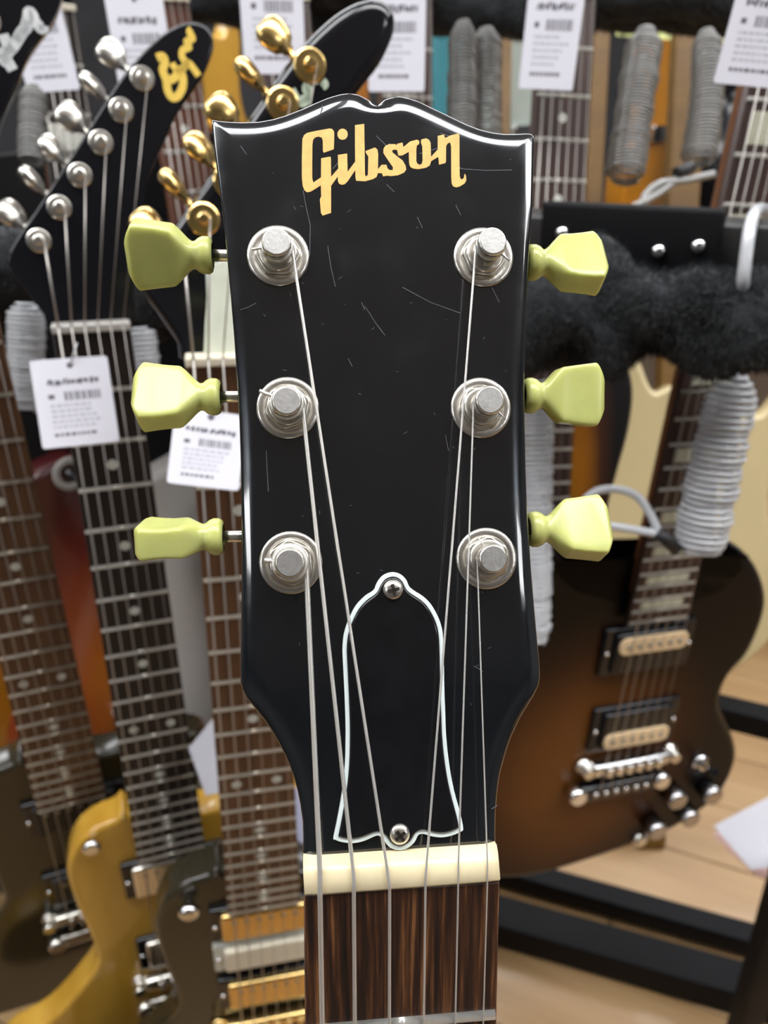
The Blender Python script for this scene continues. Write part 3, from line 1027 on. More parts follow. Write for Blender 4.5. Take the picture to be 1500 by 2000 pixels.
def zigzag(key, zb, label, body_m, board, hard, logo, logo_m, headlab, neck_m, edge_m=None):
    M, L = MF[key]
    root = tag(empty('electric_guitar', M), label, 'guitar', 'angular guitars in the front row of the rack')
    k = make_neck(root, L, board, fret_dull if key != 'yellow' else fret_m, 'dots', pearl, neck_m, white_lacquer if key != 'gold' else ivory)
    bd = MB().plate(cr(EXBODY, 4), zb, zb - .030, .0045, 4).build('body', body_m, root)
    hd = MB().plate(cr(EXH, 3), 0, -.014, .0016 if key != 'gold' else .006, 4).build('headstock', black_gloss, root, HEADF)
    lg = MB()
    for w, st in logo:
        lg.ribbon(cr(st, 4, False), w, -.0002, .0004)
    tag(lg.build('logo_lettering', logo_m, hd), headlab)
    for i, (p, b) in enumerate(zip(EXP, EXB)):
        T = HEADF @ Matrix.Translation((p[0], p[1], 0))
        big = 1.18 if key == 'gold' else 1.0
        po = MB().lathe([(.0064 * big, 0), (.0064 * big, .0005), (.0057 * big, .0010), (.0036, .0011), (.0028, .0014), (.0025, .0022), (.0025, .0065), (.0019, .0070)], 22, smooth=False).build('tuner_post', hard, root, T)
        d = (Vector(b) - Vector(p))
        dn = d.normalized()
        Xl, Zl = Vector((dn.x, dn.y, 0)), Vector((0, 0, 1))
        bm_ = frame(Vector((d.x, d.y, -.012)), Zl.cross(Xl), Zl, Xl)
        rot = Matrix.Rotation(R((20, 75, 10, 50, 85, 35)[i]), 4, 'Z')
        bt = MB().lathe([(.0025, -.009), (.003, -.0085), (.0035, -.007), (.006, -.0055), (.0075, -.002), (.0082, .002), (.0075, .0055), (.005, .0075), (.002, .008)], 20, Matrix.Diagonal((1, .55, 1, 1)))
        bt.build('tuner_key', hard, po, bm_ @ rot)
        MB().tube([Vector((d.x, d.y, -.012)) - Xl * .008, Vector((d.x, d.y, -.012)) - Xl * .022], .0018, 10).build('key_shaft', hard, po)
        # string from post to nut
        f = (5 - i - 2.5) / 2.5
        idx = 5 - i
        a = HEADF @ Vector((p[0] + .003, p[1], .005))
        rr = (.00062, .0005, .0004, .0003, .00026, .00022)[5 - idx] if False else (.00022, .00026, .0003, .0004, .0005, .00062)[i]
        MB().tube([a, Vector((f * .0175, .004, .0036))], rr, 6).build('string', dull_string, root)
    bridge_set(root, zb, k, hard)
    return root, k


def uv_logo(M, scale, org, strokes):
    return [(w, [plane_uv(M, org[0] + p[0] / scale, org[1] + p[1] / scale) for p in st]) for w, st in strokes]


S1 = 3.571
logo_y = uv_logo(H2, S1, (0, 0), [
    (.0042, [(1095, 405), (1135, 395), (1150, 440), (1135, 490), (1160, 560), (1170, 630), (1200, 680), (1240, 670), (1272, 610), (1275, 540), (1250, 500), (1215, 545), (1175, 560)]),
    (.0034, [(1200, 440), (1225, 480), (1275, 480), (1300, 440), (1270, 400), (1275, 350), (1320, 330), (1300, 290), (1345, 270), (1320, 225), (1335, 205)]),
    (.0036, [(1275, 480), (1310, 440), (1350, 480), (1385, 530)])])
Hd = MF['dark'][0] @ HEADF
logo_d = uv_logo(Hd, S1, (0, 0), [
    (.0055, [(20, 240), (50, 310), (80, 340), (150, 230), (190, 180), (200, 90), (225, 100), (245, 150), (295, 205), (300, 180)]),
    (.0055, [(0, 330), (30, 390), (60, 440), (90, 490)]), (.0045, [(0, 440), (40, 400), (90, 330)]), (.0045, [(100, 260), (150, 250), (185, 140)])])
Hg = MF['gold'][0] @ HEADF
S2 = 3.947
logo_g = uv_logo(Hg, S2, (380, 0), [
    (.0032, [(750, 690), (790, 760), (840, 800), (880, 740), (850, 680), (910, 700)]), (.0030, [(860, 660), (890, 600), (930, 640), (905, 560), (950, 570), (915, 490), (940, 465)]),
    (.0030, [(780, 810), (840, 760), (900, 760)]), (.0035, [(985, 630), (1005, 650), (985, 665)])])

root, k = zigzag('dark', -.020, 'dark olive-black angular guitar with pearl headstock logo, leftmost of the front row', olive_black, rose_a, nickel, logo_d, pearl_bright, 'silvery pearl script on headstock', olive_black)
pickup(root, -.480 * k, -.020, black_matte)
pickup(root, -.585 * k, -.020, black_matte)
root, k = zigzag('yellow', -.012, 'mustard-yellow angular guitar with gold script on its black headstock, between two dark ones', korina, ebony, nickel, logo_y, gold_script, 'gold script on headstock', black_gloss)
pickup(root, -.484 * k, -.012, nickel, poles=True)
pickup(root, -.590 * k, -.012, nickel)
hb = EXBODY[5]
MB().lathe([(.004, 0), (.004, .006), (.0075, .008), (.0075, .011), (.005, .013)], 18, frame(Vector((hb[0] + .022, hb[1] + .022, -.014)), Vector((1, 0, 0)), Vector((0, 1, 0)), Vector((0, 0, 1)))).build('strap_button', chrome, root)
root, k = zigzag('gold', -.012, 'dark angular guitar with gold tuners and gold pickups beside the big headstock', olive_black, rose_b, gold, logo_g, mint_pearl, 'pale pearl script on headstock', mahogany)
pickup(root, -.478 * k, -.012, gold, h=.034, ring=black_gloss)
pickup(root, -.524 * k, -.012, ivory, h=.030, poles=False, ring=pearl)
pickup(root, -.580 * k, -.012, gold, h=.036)
MB().lathe([(.004, 0), (.004, .006), (.008, .008), (.008, .012), (.005, .014)], 18, frame(Vector((hb[0] + .026, hb[1] + .010, -.014)), Vector((1, 0, 0)), Vector((0, 1, 0)), Vector((0, 0, 1)))).build('strap_button', chrome, root)
tc_ = [plane_uv(Hg, *p) for p in ((470, 690), (398, 690), (400, 640), (404, 580), (402, 530), (412, 515), (440, 508), (470, 520))]
MB().plate(tc_, .0016, 0, .0005, 2, False).build('truss_rod_cover', mat('pearl_cover', (.74, .77, .64), .2, coat=.4, var=.1, vscale=60), root, HEADF)

# --- back row, leaning the other way on the far side of the rack
cherry_m = burst('cherry_burst', (.0, -.68), (.19, .26), [(0.0, (.62, .26, .03)), (.45, (.42, .10, .012)), (.8, (.15, .008, .006)), (1.0, (.06, .004, .004))])
tobacco_m = burst('tobacco_burst', (.03, -.42), (.085, .40), [(0.0, (.50, .21, .012)), (.22, (.36, .125, .008)), (.42, (.045, .014, .004)), (.58, (.004, .003, .003))], .3, .15)
amber_m = burst('amber_burst', (.0, -.66), (.18, .24), [(0.0, (.40, .15, .02)), (.5, (.30, .09, .012)), (.9, (.10, .025, .008)), (1.0, (.05, .012, .006))])
walnut_dark = burst('brown_burst', (.0, -.66), (.18, .24), [(0.0, (.16, .06, .018)), (.6, (.08, .026, .010)), (1.0, (.02, .008, .005))])
HEAD_SIMPLE = mm([(-21, 0), (-32, 40), (-36, 60), (-40, 150), (-44, 175), (-20, 172), (0, 190), (20, 172), (44, 175), (40, 150), (36, 60), (32, 40), (21, 0)])


def rack_guitar(name, label, nut, end, yaw, outline, body_m, board, inlay, zb=-.010, th=.036, fretm=None, pk=None, group='guitars in the rear row of the rack', inlay_m=None, head=True, bev=.006):
    M, L = guitar_frame(px(*nut), px(*end), yaw)
    root = tag(empty(name, M), label, 'guitar', group)
    k = make_neck(root, L, board, fretm or fret_m, inlay, inlay_m)
    MB().plate(outline, zb, zb - th, bev, 4).build('body', body_m, root)
    if head:
        hd = MB().plate(HEAD_SIMPLE, 0, -.014, .002, 2).build('headstock', black_gloss, root, HEADF)
        for i in range(6):
            x, y = (-1 if i < 3 else 1) * .026, .055 + .045 * (i % 3)
            po = MB().lathe([(.006, 0), (.006, .001), (.003, .002), (.003, .009)], 14, Matrix.Translation((x, y, 0))).build('tuner_post', nickel, root, HEADF)
            MB().box((x * 2.4, y, -.008), (.016, .013, .006), bev=.003).build('tuner_key', nickel, po)
    if pk:
        for (y, cov, ring) in pk:
            pickup(root, y, zb, cov, ring)
        bridge_set(root, zb, k)
    return root, k, M


LPO = cr(mm(LP_OUT), 5)
DCO = cr(mm(DC_OUT), 5)
HUM = [(-.490, black_matte, black_gloss), (-.590, black_matte, black_gloss)]
Dg, k, Md = rack_guitar('electric_guitar', 'cherry sunburst guitar with a white switch ring, behind the dark and yellow guitars', (98, 18, .64), (262, 1085, .860), 24, LPO, cherry_m, ebony, 'blocks', pk=HUM)
c0 = plane_uv(Md, 137, 925, -.009)
MB().lathe([(.0105, 0), (.0180, 0), (.0180, .0014), (.0170, .0020), (.0115, .0020), (.0105, .0014), (.0105, 0)], 36, Matrix.Translation((c0[0], c0[1], -.010)), cap=False).build('switch_ring', white_lacquer, Dg)
MB().lathe([(.006, 0), (.006, .003), (.0035, .004), (.003, .014), (.0045, .018), (.003, .021)], 16, Matrix.Translation((c0[0], c0[1], -.010))).build('toggle_switch', black_gloss, Dg)
rack_guitar('electric_guitar', 'white-bodied guitar with black pickups, seen between the yellow and gold-tuner guitars', (322, 3, .630), (486, 1075, .838), 24, LPO, white_lacquer, rose_red, 'dots', pk=HUM)
rack_guitar('electric_guitar', 'amber-brown guitar mostly hidden behind the gold-tuner guitar neck', (556, 0, .61), (650, 1072, .792), 24, LPO, amber_m, rose_c, 'dots', pk=HUM)
rack_guitar('electric_guitar', 'guitar with dark rosewood neck rising behind the top edge of the big headstock', (796, -10, .600), (800, 1078, .758), 24, LPO, walnut_dark, rose_c, 'dots', pk=HUM)
MBg, _ = guitar_frame(px(1112, -10, .5715), px(1050, 1104, .692), 24)
BOUT = cr([plane_uv(MBg, p[0], p[1], -.010) for p in ((1094, 1000), (1094, 860), (1098, 760), (1125, 712), (1175, 690), (1222, 702), (1240, 760), (1232, 840), (1208, 930), (1190, 1010), (1200, 1100), (1225, 1200), (1215, 1330),
            (1150, 1430), (1040, 1470), (930, 1430), (870, 1330), (880, 1200), (920, 1090), (930, 980), (905, 860), (915, 770), (960, 735), (1000, 760), (1020, 860), (1022, 1000))], 4)
rack_guitar('electric_guitar', 'amber and black sunburst guitar just right of the big headstock, behind the plush', (1112, -10, .5715), (1050, 1104, .692), 24, BOUT, tobacco_m, rose_c, 'dots', pk=None)

knob_m = mat('dark_chrome', (.42, .41, .42), .2, metal=1.0, var=.2, vscale=200)
SGN, SGE = (1575, -60, .450), (1284, 1217, .640)
Msg, Lsg = guitar_frame(px(*SGN), px(*SGE), 40)
SG_PX = [(1350, 1152), (1378, 1148), (1410, 1131), (1437, 1100), (1450, 1075), (1478, 1100), (1497, 1137), (1503, 1180), (1491, 1228), (1465, 1282), (1431, 1321), (1415, 1356), (1413, 1386), (1426, 1417),
         (1441, 1451), (1444, 1482), (1431, 1521), (1409, 1555), (1370, 1590), (1305, 1629), (1240, 1655), (1153, 1685), (1067, 1711), (980, 1722), (915, 1705), (880, 1650), (885, 1570), (925, 1480), (968, 1400),
         (1000, 1330), (1018, 1270), (1020, 1200), (1030, 1130), (1055, 1085), (1085, 1075), (1105, 1100), (1130, 1128), (1170, 1146), (1238, 1158)]
sgc, sgr = plane_uv(Msg, 1135, 1500, -.010), plane_uv(Msg, 1430, 1430, -.010)
sgt = plane_uv(Msg, 1200, 1130, -.010)
sg_m = burst('walnut_burst', sgc, (abs(sgr[0] - sgc[0]), abs(sgt[1] - sgc[1])), [(0.0, (.150, .055, .008)), (.40, (.105, .034, .005)), (.70, (.024, .007, .002)), (.90, (.003, .002, .002))], .36, .0)
sg_m.node_tree.nodes['Principled BSDF'].inputs['Specular IOR Level'].default_value = .22
SGO = cr([plane_uv(Msg, p[0], p[1], -.010) for p in SG_PX], 4)
sg = tag(empty('electric_guitar', Msg), 'dark walnut sunburst double-horned guitar with two cream pickups, hung on the rack', 'guitar', 'guitars in the rear row of the rack')
k = make_neck(sg, Lsg, rose_c, fret_m, 'blocks', mat('block_pearl', (.50, .50, .38), .3, var=.1, vscale=80), str_to=-.628)
MB().plate(SGO, -.010, -.046, .010, 5).build('body', sg_m, sg)
cream_bob = mat('cream_bobbin', (.78, .58, .34), .4, var=.05)


def sgp(x, y, z=-.008):
    u = plane_uv(Msg, x, y, z)
    return u


for (cx, cy) in ((1262, 1262), (1236, 1412)):
    u = sgp(cx, cy)
    pickup(sg, u[1], -.010, black_gloss, black_gloss, w=.070, h=.040, x=u[0], ang=0, split=(cream_bob, .009 if cy < 1300 else -.009))
b0 = sgp(1222, 1478)
b = MB().box((b0[0], b0[1], -.002), (.080, .013, .014), Matrix.Rotation(R(0), 3, 'Z'), bev=.003).build('bridge', chrome, sg)
for i in range(6):
    MB().box((b0[0] + (i - 2.5) * .0102, b0[1] , .0065), (.006, .010, .004), bev=.001).build('saddle', chrome, b)
for s_ in (-1, 1):
    MB().lathe([(.008, -.01), (.008, -.004), (.005, -.003), (.005, .006)], 16, Matrix.Translation((b0[0] + s_ * .045, b0[1] , 0))).build('bridge_post', nickel, b)
t0 = sgp(1200, 1525)
t = MB().box((t0[0], t0[1], -.002), (.090, .018, .012), Matrix.Rotation(R(0), 3, 'Z'), bev=.004).build('tailpiece', black_gloss, sg)
for s_ in (-1, 1):
    MB().lathe([(.009, -.01), (.009, .003), (.007, .006)], 18, Matrix.Translation((t0[0] + s_ * .044, t0[1] , 0))).build('tailpiece_stud', chrome, t)
for i in range(6):
    MB().lathe([(.0028, .003), (.0028, .0048), (.0015, .0054)], 10, Matrix.Translation((t0[0] + (i - 2.5) * .0105, t0[1] , 0))).build('string_ball', chrome, t)
for (kx, ky) in ((1283, 1622), (1322, 1562), (1348, 1598), (1392, 1553)):
    u = sgp(kx, ky, .004)
    knob(sg, u[0], u[1], -.010, knob_m, .0105, .018)
u = sgp(1368, 1490)
sw = MB().lathe([(.009, -.010), (.009, -.007), (.005, -.006), (.0045, -.002)], 18, Matrix.Translation((u[0], u[1], 0))).build('selector_switch', chrome, sg)
MB().tube([(u[0], u[1], -.004), (u[0] - .002, u[1] + .006, .008), (u[0] - .003, u[1] + .009, .014)], [.002, .0025, .004], 12).build('switch_tip', black_gloss, sw)
u = sgp(1250, 1640)
MB().lathe([(.008, -.012), (.008, -.006), (.005, -.005), (.005, -.004)], 18, Matrix.Translation((u[0], u[1], 0))).build('output_jack', nickel, sg)

rack_guitar('electric_guitar', 'glossy cream double-cutaway guitar behind the walnut sunburst guitar', (1556, -14, .828), (1370, 800, .950), 14, DCO, cream, maple, 'dots', pk=None)
rack_guitar('electric_guitar', 'orange and black guitar cut off by the left edge of the photo', (-330, 30, .70), (-225, 1180, .83), 18, LPO, amber_lacquer, rose_c, 'dots', pk=HUM)

# ------------------------------------------------------------------ plush covers on the rack bars
def plush(name, label, path, rads, twist, seed, group):
    rnd = random.Random(seed)
    pts = cr([tuple(p) for p in path], 16, False)
    rr = [r[0] for r in cr([(r, 0, 0) for r in rads], 16, False)]
    nseg = 56
    from mathutils import noise
    vs, fs = [], []
    P = [Vector(p) for p in pts]
    t0 = (P[-1] - P[0]).normalized()
    a = t0.cross(Vector((0, 0, 1))).normalized()
    for i, p in enumerate(P):
        t = (P[min(i + 1, len(P) - 1)] - P[max(i - 1, 0)]).normalized()
        a = (a - t * a.dot(t)).normalized()
        b = t.cross(a)
        e = 1.0
        if i < 6:
            e = math.sqrt(max(.02, 1 - ((6 - i) / 6.0) ** 2))
        if i > len(P) - 7:
            e = math.sqrt(max(.02, 1 - ((i - (len(P) - 7)) / 6.0) ** 2))
        for k in range(nseg):
            an = 2 * math.pi * k / nseg
            d = a * math.cos(an) + b * math.sin(an)
            r = rr[i] * e
            f = 1 + .14 * math.sin(2 * an + twist * i) + .09 * math.sin(an * 3 - twist * 1.4 * i + 1)
            q = p + d * r * f
            nz = noise.noise(q * 28) * .16 + noise.noise(q * 90) * .06 + noise.noise(q * 260) * .035
            vs.append(p + d * r * (f + nz))
    for i in range(len(P) - 1):
        for k in range(nseg):
            j = (k + 1) % nseg
            fs.append((i * nseg + k, i * nseg + j, (i + 1) * nseg + j, (i + 1) * nseg + k))
    fs += [tuple(nseg - 1 - k for k in range(nseg)), tuple((len(P) - 1) * nseg + k for k in range(nseg))]
    root = tag(MB().add(vs, fs, True).build(name, fur, None), label, 'padding', group)
    # pile: short fibres standing on the surface
    fv, ff = [], []
    nf = len(vs) * 3
    for q in range(nf):
        i = rnd.randrange(2, len(P) - 2)
        k = rnd.randrange(nseg)
        v = Vector(vs[i * nseg + k]).lerp(Vector(vs[(i + 1) * nseg + (k + 1) % nseg]), rnd.random())
        d = (v - P[i]).normalized() + Vector((rnd.uniform(-.6, .6), rnd.uniform(-.6, .6), rnd.uniform(-.8, .3)))
        d.normalize()
        s_ = d.cross(Vector((rnd.uniform(-1, 1), rnd.uniform(-1, 1), rnd.uniform(-1, 1)))).normalized() * .00035
        l = rnd.uniform(.003, .0065)
        o = len(fv)
        fv += [v - s_, v + s_, v + d * l]
        ff.append((o, o + 1, o + 2))
    tag(MB().add(fv, ff).build('plush_pile', fur, root), kind='stuff')
    return root


G_PL = 'black plush covers on the rack bars'
plush('plush_cover', 'black plush cover twisted around the rack bar on the right', [px(960, 660, .515), px(1080, 622, .500), px(1180, 608, .490), px(1270, 606, .480), px(1360, 622, .468), px(1450, 625, .458), px(1580, 625, .445)],
      [.029, .033, .036, .030, .027, .029, .031], .16, 3, G_PL)
plush('plush_cover', 'black plush cover on the rack bar behind the three angular guitars', [px(-140, 575, .60), px(0, 548, .585), px(130, 535, .575), px(260, 552, .57), px(360, 556, .565), px(470, 575, .56)],
      [.038, .041, .036, .039, .040, .034], .13, 4, G_PL)
plush('plush_cover', 'black plush cover along the top of the photo behind the price tags', [px(250, -18, .86), px(500, -16, .84), px(800, -14, .83), px(1000, -12, .82), px(1200, -10, .81), px(1400, -8, .80), px(1560, -10, .79)],
      [.033, .036, .034, .037, .034, .035, .033], .12, 5, G_PL)

# ------------------------------------------------------------------ the metal rack
rk = tag(empty('guitar_rack', Matrix.Translation(fpx(1240, 1800))), 'black steel guitar rack with crossbar, bracket and floor beams', 'rack')
RKI = rk.matrix_world.inverted()


def bar(name, p, q, w, h, m, parent=rk, bev=.003, up=Vector((0, 0, 1))):
    p, q = Vector(p), Vector(q)
    x = (q - p).normalized()
    y = up.cross(x).normalized()
    z = x.cross(y)
    M = frame((p + q) / 2, x, y, z)
    if parent is not None:
        M = parent.matrix_world.inverted() @ M
    return MB().box((0, 0, 0), ((q - p).length, w, h), bev=bev).build(name, m, parent, M)


cb = bar('crossbar', px(860, 455, .560), px(1580, 500, .448), .026, .036, rack_grey)
br = bar('bracket_plate', px(1058, 460, .503), px(1408, 484, .448), .008, .043, rack_black)
for (sx, sy) in ((1180, 478), (1286, 490), (1364, 480), (1098, 455)):
    p = px(sx, sy, .477 - (sx - 1180) * .00015)
    n_ = (C - p).normalized()
    M = frame(RKI @ p, RT, n_.cross(RT), n_)
    MB().lathe([(.0042, -.004), (.0042, .001), (.003, .0025), (.001, .003)], 14).build('bolt', chrome, rk, M)
bar('floor_beam', fpx(940, 1788, .03), fpx(1560, 1962, .03), .052, .055, rack_black)
bar('floor_beam', fpx(960, 1695, .03), fpx(1560, 1862, .03), .034, .04, rack_black)
bar('lower_rail', px(1330, 1370, 1.02), px(1620, 1440, .93), .03, .034, rack_black)
bar('rack_post', fpx(1436, 2060, .0), px(1560, 1640, .82), .03, .03, rack_black, up=Vector((1, 0, 0)))
bar('rack_post', fpx(-420, 1500, 0), px(-420, 520, .68), .03, .03, rack_black, up=Vector((1, 0, 0)))
bar('crossbar', px(-420, 560, .66), px(860, 470, .59), .022, .026, rack_black)
bar('dark_backing', px(-500, 1100, 1.08), px(760, 1040, .98), .012, .95, rack_black, up=Vector((0, 0, 1)))  # added black sheet, keeps the gaps between the left necks dark
bar('lower_tray', fpx(-300, 1640, .16), fpx(900, 1790, .16), .16, .03, rack_black)

# ------------------------------------------------------------------ security cables
def coil(name, label, p, q, r0, r1, pitch, wire, m, group, seed=0, sag=.0):
    p, q = Vector(p), Vector(q)
    ax = (q - p)
    L = ax.length
    ax.normalize()
    a = ax.cross(Vector((.3, 1, .2))).normalized()
    b = ax.cross(a)
    n = int(L / pitch)
    rnd = random.Random(seed)
    jit = [rnd.uniform(.93, 1.07) for _ in range(n + 2)]
    side = Vector((rnd.uniform(-1, 1), rnd.uniform(-.3, .3), 0))
    pts = []
    spt = 14
    for k in range(n * spt + 1):
        t = k / (n * spt)
        an = 2 * math.pi * k / spt
        i = k // spt
        f = k / spt - i
        j = jit[i] * (1 - f) + jit[i + 1] * f
        taper = min(1.0, .45 + 5 * t, .7 + 5 * (1 - t))
        rr = (r0 + (r1 - r0) * t) * j * taper
        pts.append(p + ax * (L * t) + (a * math.cos(an) + b * math.sin(an)) * rr + side * sag * math.sin(math.pi * t))
    return tag(MB().tube(pts, wire, 6).build(name, m), label, 'cable', group)


G_C = 'coiled security cables'
big = coil('coiled_cable', 'thick silver coiled security cable hanging in front of the walnut guitar neck', px(1437, 735, .525), px(1362, 1078, .565), .0160, .0178, .0046, .0019, cable_white, G_C, 1, .001)
bi = big.matrix_world.inverted()
lp_ = [px(1317, 1066, .556), px(1290, 1044, .556), px(1272, 1008, .556), px(1250, 975, .557), px(1225, 960, .558), px(1195, 955, .56), px(1165, 960, .56), px(1140, 980, .562), px(1135, 1005, .563),
       px(1150, 1022, .562), px(1190, 1027, .56), px(1235, 1034, .558), px(1285, 1045, .556), px(1312, 1068, .556)]
MB().tube(cr([tuple(p) for p in lp_], 5, False), .0030, 10).build('cable_loop', cable_white, big)
MB().tube([px(1284, 1040, .553), px(1300, 1052, .553), px(1322, 1074, .556)], .0048, 12).build('crimp_sleeve', black_matte, big)
MB().tube([px(1425, 690, .510), px(1432, 715, .515), px(1440, 745, .525)], .0030, 8).build('cable_lead', cable_white, big)
coil('coiled_cable', 'grey coiled cable hanging beside the left ochre post', px(1262, 60, .66), px(1220, 352, .66), .0148, .0152, .0028, .0011, cable_grey, G_C, 2)
coil('coiled_cable', 'grey coiled cable by the rightmost ochre post, next to the walnut guitar neck', px(1380, 62, .66), px(1362, 318, .66), .0118, .0140, .0029, .0011, cable_grey, G_C, 3, .004)
coil('coiled_cable', 'grey coiled cable left of a pair behind the big headstock top', px(905, 45, .66), px(902, 300, .66), .0118, .0125, .0029, .0011, cable_grey, G_C, 4)
coil('coiled_cable', 'grey coiled cable right of a pair, next to the mint guitar', px(950, 60, .68), px(948, 320, .68), .0128, .0135, .0029, .0011, cable_grey, G_C, 5)
coil('coiled_cable', 'silver coiled cable half hidden along the right edge of the big headstock', px(1052, 745, .555), px(1040, 1255, .585), .0100, .0125, .0036, .0015, cable_white, G_C, 6)
coil('coiled_cable', 'silver coiled cable hanging left of the yellow guitar nut', px(52, 592, .53), px(50, 800, .55), .0125, .0118, .0031, .0013, cable_white, G_C, 7)
coil('coiled_cable', 'silver coiled cable hanging right of the yellow guitar nut', px(276, 640, .53), px(285, 745, .54), .0095, .0095, .0031, .0013, cable_white, G_C, 8)
coil('coiled_cable', 'silver coiled cable near the top beside the pearl-logo headstock', px(66, 170, .56), px(62, 318, .56), .0085, .0095, .0029, .0011, cable_grey, G_C, 9)
tg = MB().tube(cr([tuple(p) for p in (px(1395, 340, .64), px(1340, 352, .635), px(1290, 358, .63), px(1262, 380, .63), px(1255, 400, .63))], 5, False), .0032, 8).build('cable_lead', cable_grey)
tag(tg, 'grey cable loop lying above the rack bracket', 'cable', G_C)
MB().tube(cr([tuple(p) for p in (px(1340, 335, .634), px(1300, 368, .632), px(1262, 392, .628), px(1235, 405, .628))], 5, False), .0032, 8).build('cable_lead', cable_grey, tg)
MB().tube([px(1320, 338, .630), px(1352, 326, .634)], .0048, 10).build('crimp_sleeve', black_matte, tg)
hk = MB().tube(cr([tuple(p) for p in (px(1510, 470, .500), px(1500, 422, .490), px(1486, 408, .465), px(1472, 420, .442), px(1463, 455, .432), px(1457, 500, .432), px(1452, 545, .436), px(1450, 575, .446))], 6, False), .0036, 10).build('cable_tie', cable_white)
tag(hk, 'clear white cable looped over the grey end of the crossbar', 'cable')

# ------------------------------------------------------------------ price tags
def price_tag(label, cx, cy, w, h, rot, d, tilt=8, seed=0):
    c = px(cx, cy, d)
    wm, hm = w * d / FPX, h * d / FPX
    zz = (C - c).normalized()
    zz = (zz + Vector((0, 0, .12))).normalized()
    xx = (RT * math.cos(R(rot)) + UP * math.sin(R(rot)))
    xx = (xx - zz * xx.dot(zz)).normalized()
    yy = zz.cross(xx)
    M = frame(c, xx, yy, zz)
    root = tag(empty('price_tag', M), label, 'price tag', 'hanging white price tags')
    MB().box((0, 0, 0), (wm, hm, .0004), bev=.0016).build('card', paper, root)
    rnd = random.Random(seed)
    mb, mp = MB(), MB()
    z = .00023
    # heading
    x = -wm * .30
    while x < wm * .34:
        ww = wm * rnd.uniform(.025, .055)
        mb.box((x, hm * .235 + rnd.uniform(-1, 1) * hm * .008, z), (ww, hm * rnd.uniform(.045, .07), .00006), Matrix.Rotation(R(rnd.uniform(-25, 10)), 3, 'Z'))
        x += ww * 1.35
    # bar code
    x = -wm * .12
    while x < wm * .34:
        ww = wm * rnd.choice((.008, .012, .02))
        mb.box((x, hm * .075, z), (ww, hm * .10, .00006))
        x += ww * 1.9
    mb.box((-wm * .29, hm * .075, z), (wm * .08, hm * .05, .00006))
    for r_, yy_ in enumerate((-.03, -.09, -.15, -.21, -.27, -.36)):
        x = -wm * .32
        while x < wm * (.1 + .22 * rnd.random()):
            ww = wm * rnd.uniform(.03, .09)
            (mp if r_ < 5 else mb).box((x + ww / 2, hm * yy_, z), (ww, hm * (.026 if r_ < 5 else .034), .00006))
            x += ww + wm * .02
    tag(mb.build('lettering', ink, root), kind='stuff')
    tag(mp.build('fine_lettering', ink_pale, root), kind='stuff')
    MB().lathe([(.0017, .0002), (.0017, .00027)], 14, Matrix.Translation((0, hm * .42, 0))).build('hole', ink, root)
    MB().tube([(0, hm * .42, .0004), (wm * .06, hm * .52, .002), (wm * .14, hm * .66, .003)], .0004, 6).build('tie_string', cable_white, root)


price_tag('price tag hanging on the yellow guitar neck under its nut', 147, 785, 142, 170, 7, .430, seed=1)
price_tag('price tag on the gold-tuner guitar neck, partly behind the big headstock', 405, 877, 138, 150, -6, .380, seed=2)
price_tag('price tag above the notch of the big headstock', 775, 70, 112, 192, 0, .560, seed=3)
price_tag('price tag hanging above the right shoulder of the big headstock', 1078, 66, 107, 192, -3, .545, seed=4)
price_tag('price tag in the top right corner, on the walnut guitar neck', 1487, 60, 126, 190, -7, .430, seed=5)
price_tag('price tag behind the top of the yellow guitar headstock', 276, 92, 108, 186, 3, .570, seed=6)
price_tag('price tag behind the black curved headstock with gold tuners', 532, 30, 122, 200, 0, .560, seed=7)
price_tag('price tag half hidden beside the pearl-logo headstock', 80, 72, 100, 188, 6, .560, seed=8)

# ------------------------------------------------------------------ far display stand with coloured guitars
st = tag(empty('display_stand', Matrix.Translation(fpx(1100, 900))), 'wooden display stand with ochre posts behind the rack', 'stand')
SY = 1.66
sh_z = px(900, 500, 1.56).z
M_st = st.matrix_world.inverted()
o = MB().box((0, 0, 0), (2.4, .34, .03), bev=.003).build('shelf', rack_black, st, M_st @ Matrix.Translation((.1, SY, sh_z - .015)))
for (xa, ya, xb, yb, wpx, d) in ((1178, -60, 1152, 470, 34, 1.12), (1352, -60, 1326, 470, 68, 1.12), (985, -60, 975, 470, 34, 1.16), (360, -60, 400, 470, 40, 1.12)):
    p, q = px(xa, ya, d), px(xb, yb, d + .06)
    q2 = p + (q - p) * ((p.z - 0.0) / (p.z - q.z))
    bar('post', p, q2, wpx * d / FPX * .9, .03, ochre, st, .002, up=Vector((0, 1, 0)))
FARG = [('butterscotch', 'butterscotch yellow guitar body far behind the gold tuners', 436, butterscotch, 55), ('orange', 'orange guitar body far behind the notch of the big headstock', 676, orange_lacquer, 50),
        ('teal', 'teal blue guitar edge far behind the grey cables', 862, teal_lacquer, 62), ('mint', 'mint green guitar body far behind the right shoulder of the headstock', 1012, mint_lacquer, 58),
        ('amber', 'amber guitar body far behind the grey cable between ochre posts', 1272, amber_lacquer, 52), ('black', 'glossy black guitar body far behind the top right price tag', 1440, black_gloss, 55)]
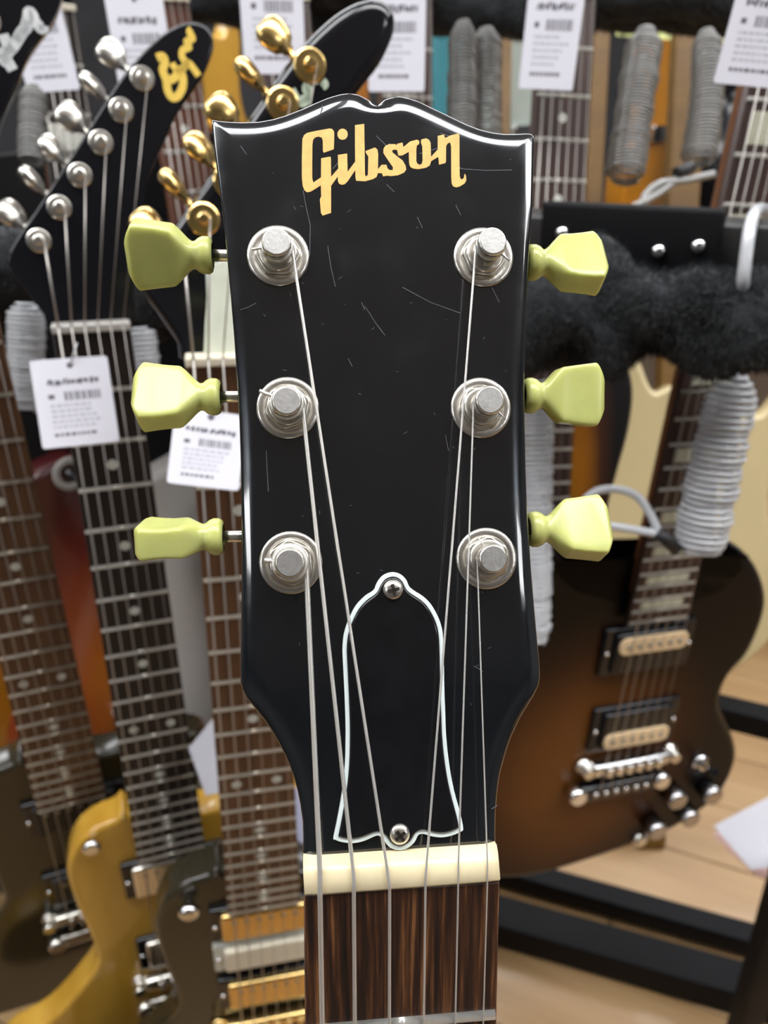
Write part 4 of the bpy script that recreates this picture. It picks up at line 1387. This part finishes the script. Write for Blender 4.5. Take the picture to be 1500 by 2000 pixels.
for nm, lab, x, m, yaw in FARG:
    base = px(x, 500, 1.56)
    up_ = Vector((0, .06, 1)).normalized()
    org = Vector((base.x, SY - .01, sh_z)) + up_ * .838
    xx = Matrix.Rotation(R(yaw), 3, 'Z') @ Vector((1, 0, 0))
    zz = xx.cross(up_).normalized()
    M = frame(org, up_.cross(zz).normalized(), up_, zz)
    root = tag(empty('electric_guitar', M), lab, 'guitar', 'coloured guitars on the far stand')
    MB().plate(cr(mm([(p[0] * .8, p[1]) for p in DC_OUT]), 4), -.01, -.05, .006, 3).build('body', m, root)
    MB().box((0, -.2, -.012), (.05, .46, .024), bev=.008).build('neck', maple, root)
    MB().plate(HEAD_SIMPLE, 0, -.014, .002, 2).build('headstock', m, root, HEADF)
    MB().box((0, -.62, -.004), (.09, .03, .012), bev=.003).build('bridge', chrome, root)

# ------------------------------------------------------------------ cards and leaflets
def card(name, label, cat, pts, d, m, th=.0006, edge=None):
    P = [px(x, y, d + dd) for (x, y, dd) in pts]
    c = sum(P, Vector()) / 4
    xx = (P[1] - P[0]).normalized()
    zz = xx.cross(P[2] - P[0]).normalized()
    if zz.dot(C - c) < 0:
        zz = -zz
    yy = zz.cross(xx)
    M = frame(c, xx, yy, zz)
    Mi = M.inverted()
    ol = [((Mi @ p).x, (Mi @ p).y) for p in P]
    return tag(MB().plate(ol, th / 2, -th / 2, th * .3, 1).build(name, m, None, M), label, cat)


pink_paper = mat('pink_paper', (.80, .52, .48), .7, var=.05)
lf = card('leaflet', 'white leaflet with pink edges standing on the floor beams at the right', 'leaflet', [(1392, 1612, .0), (1520, 1545, -.02), (1560, 1690, -.06), (1470, 1700, -.02)], .93, paper)
card('leaflet', 'pink-edged leaflet folded under the white one at the right', 'leaflet', [(1390, 1622, .01), (1500, 1600, .0), (1560, 1710, -.05), (1476, 1728, -.01)], .94, pink_paper)
card('leaflet', 'pale grey leaflet between the yellow and gold-tuner guitar necks', 'leaflet', [(368, 1462, .0), (432, 1385, .0), (434, 1548, .01), (402, 1552, .01)], .600, mat('grey_paper', (.55, .55, .60), .6, var=.05))
card('leaflet', 'pale lavender leaflet edge beside the gold-tuner guitar neck', 'leaflet', [(560, 1535, .0), (600, 1530, .0), (600, 1652, .02), (566, 1648, .0)], .64, mat('lavender_paper', (.50, .50, .66), .6, var=.05))
yel = mat('yellow_green_card', (.62, .66, .25), .6, var=.25, vscale=14)
card('price_card', 'pale green and white card behind the left grey cable', 'card', [(1200, 30, 0), (1318, 28, 0), (1312, 78, 0), (1203, 70, 0)], 1.24, yel)
card('price_card', 'yellow and white card left of the top right price tag', 'card', [(1410, 28, 0), (1452, 26, 0), (1444, 132, 0), (1402, 130, 0)], 1.24, mat('yellow_white_card', (.80, .76, .42), .6, var=.25, vscale=14))
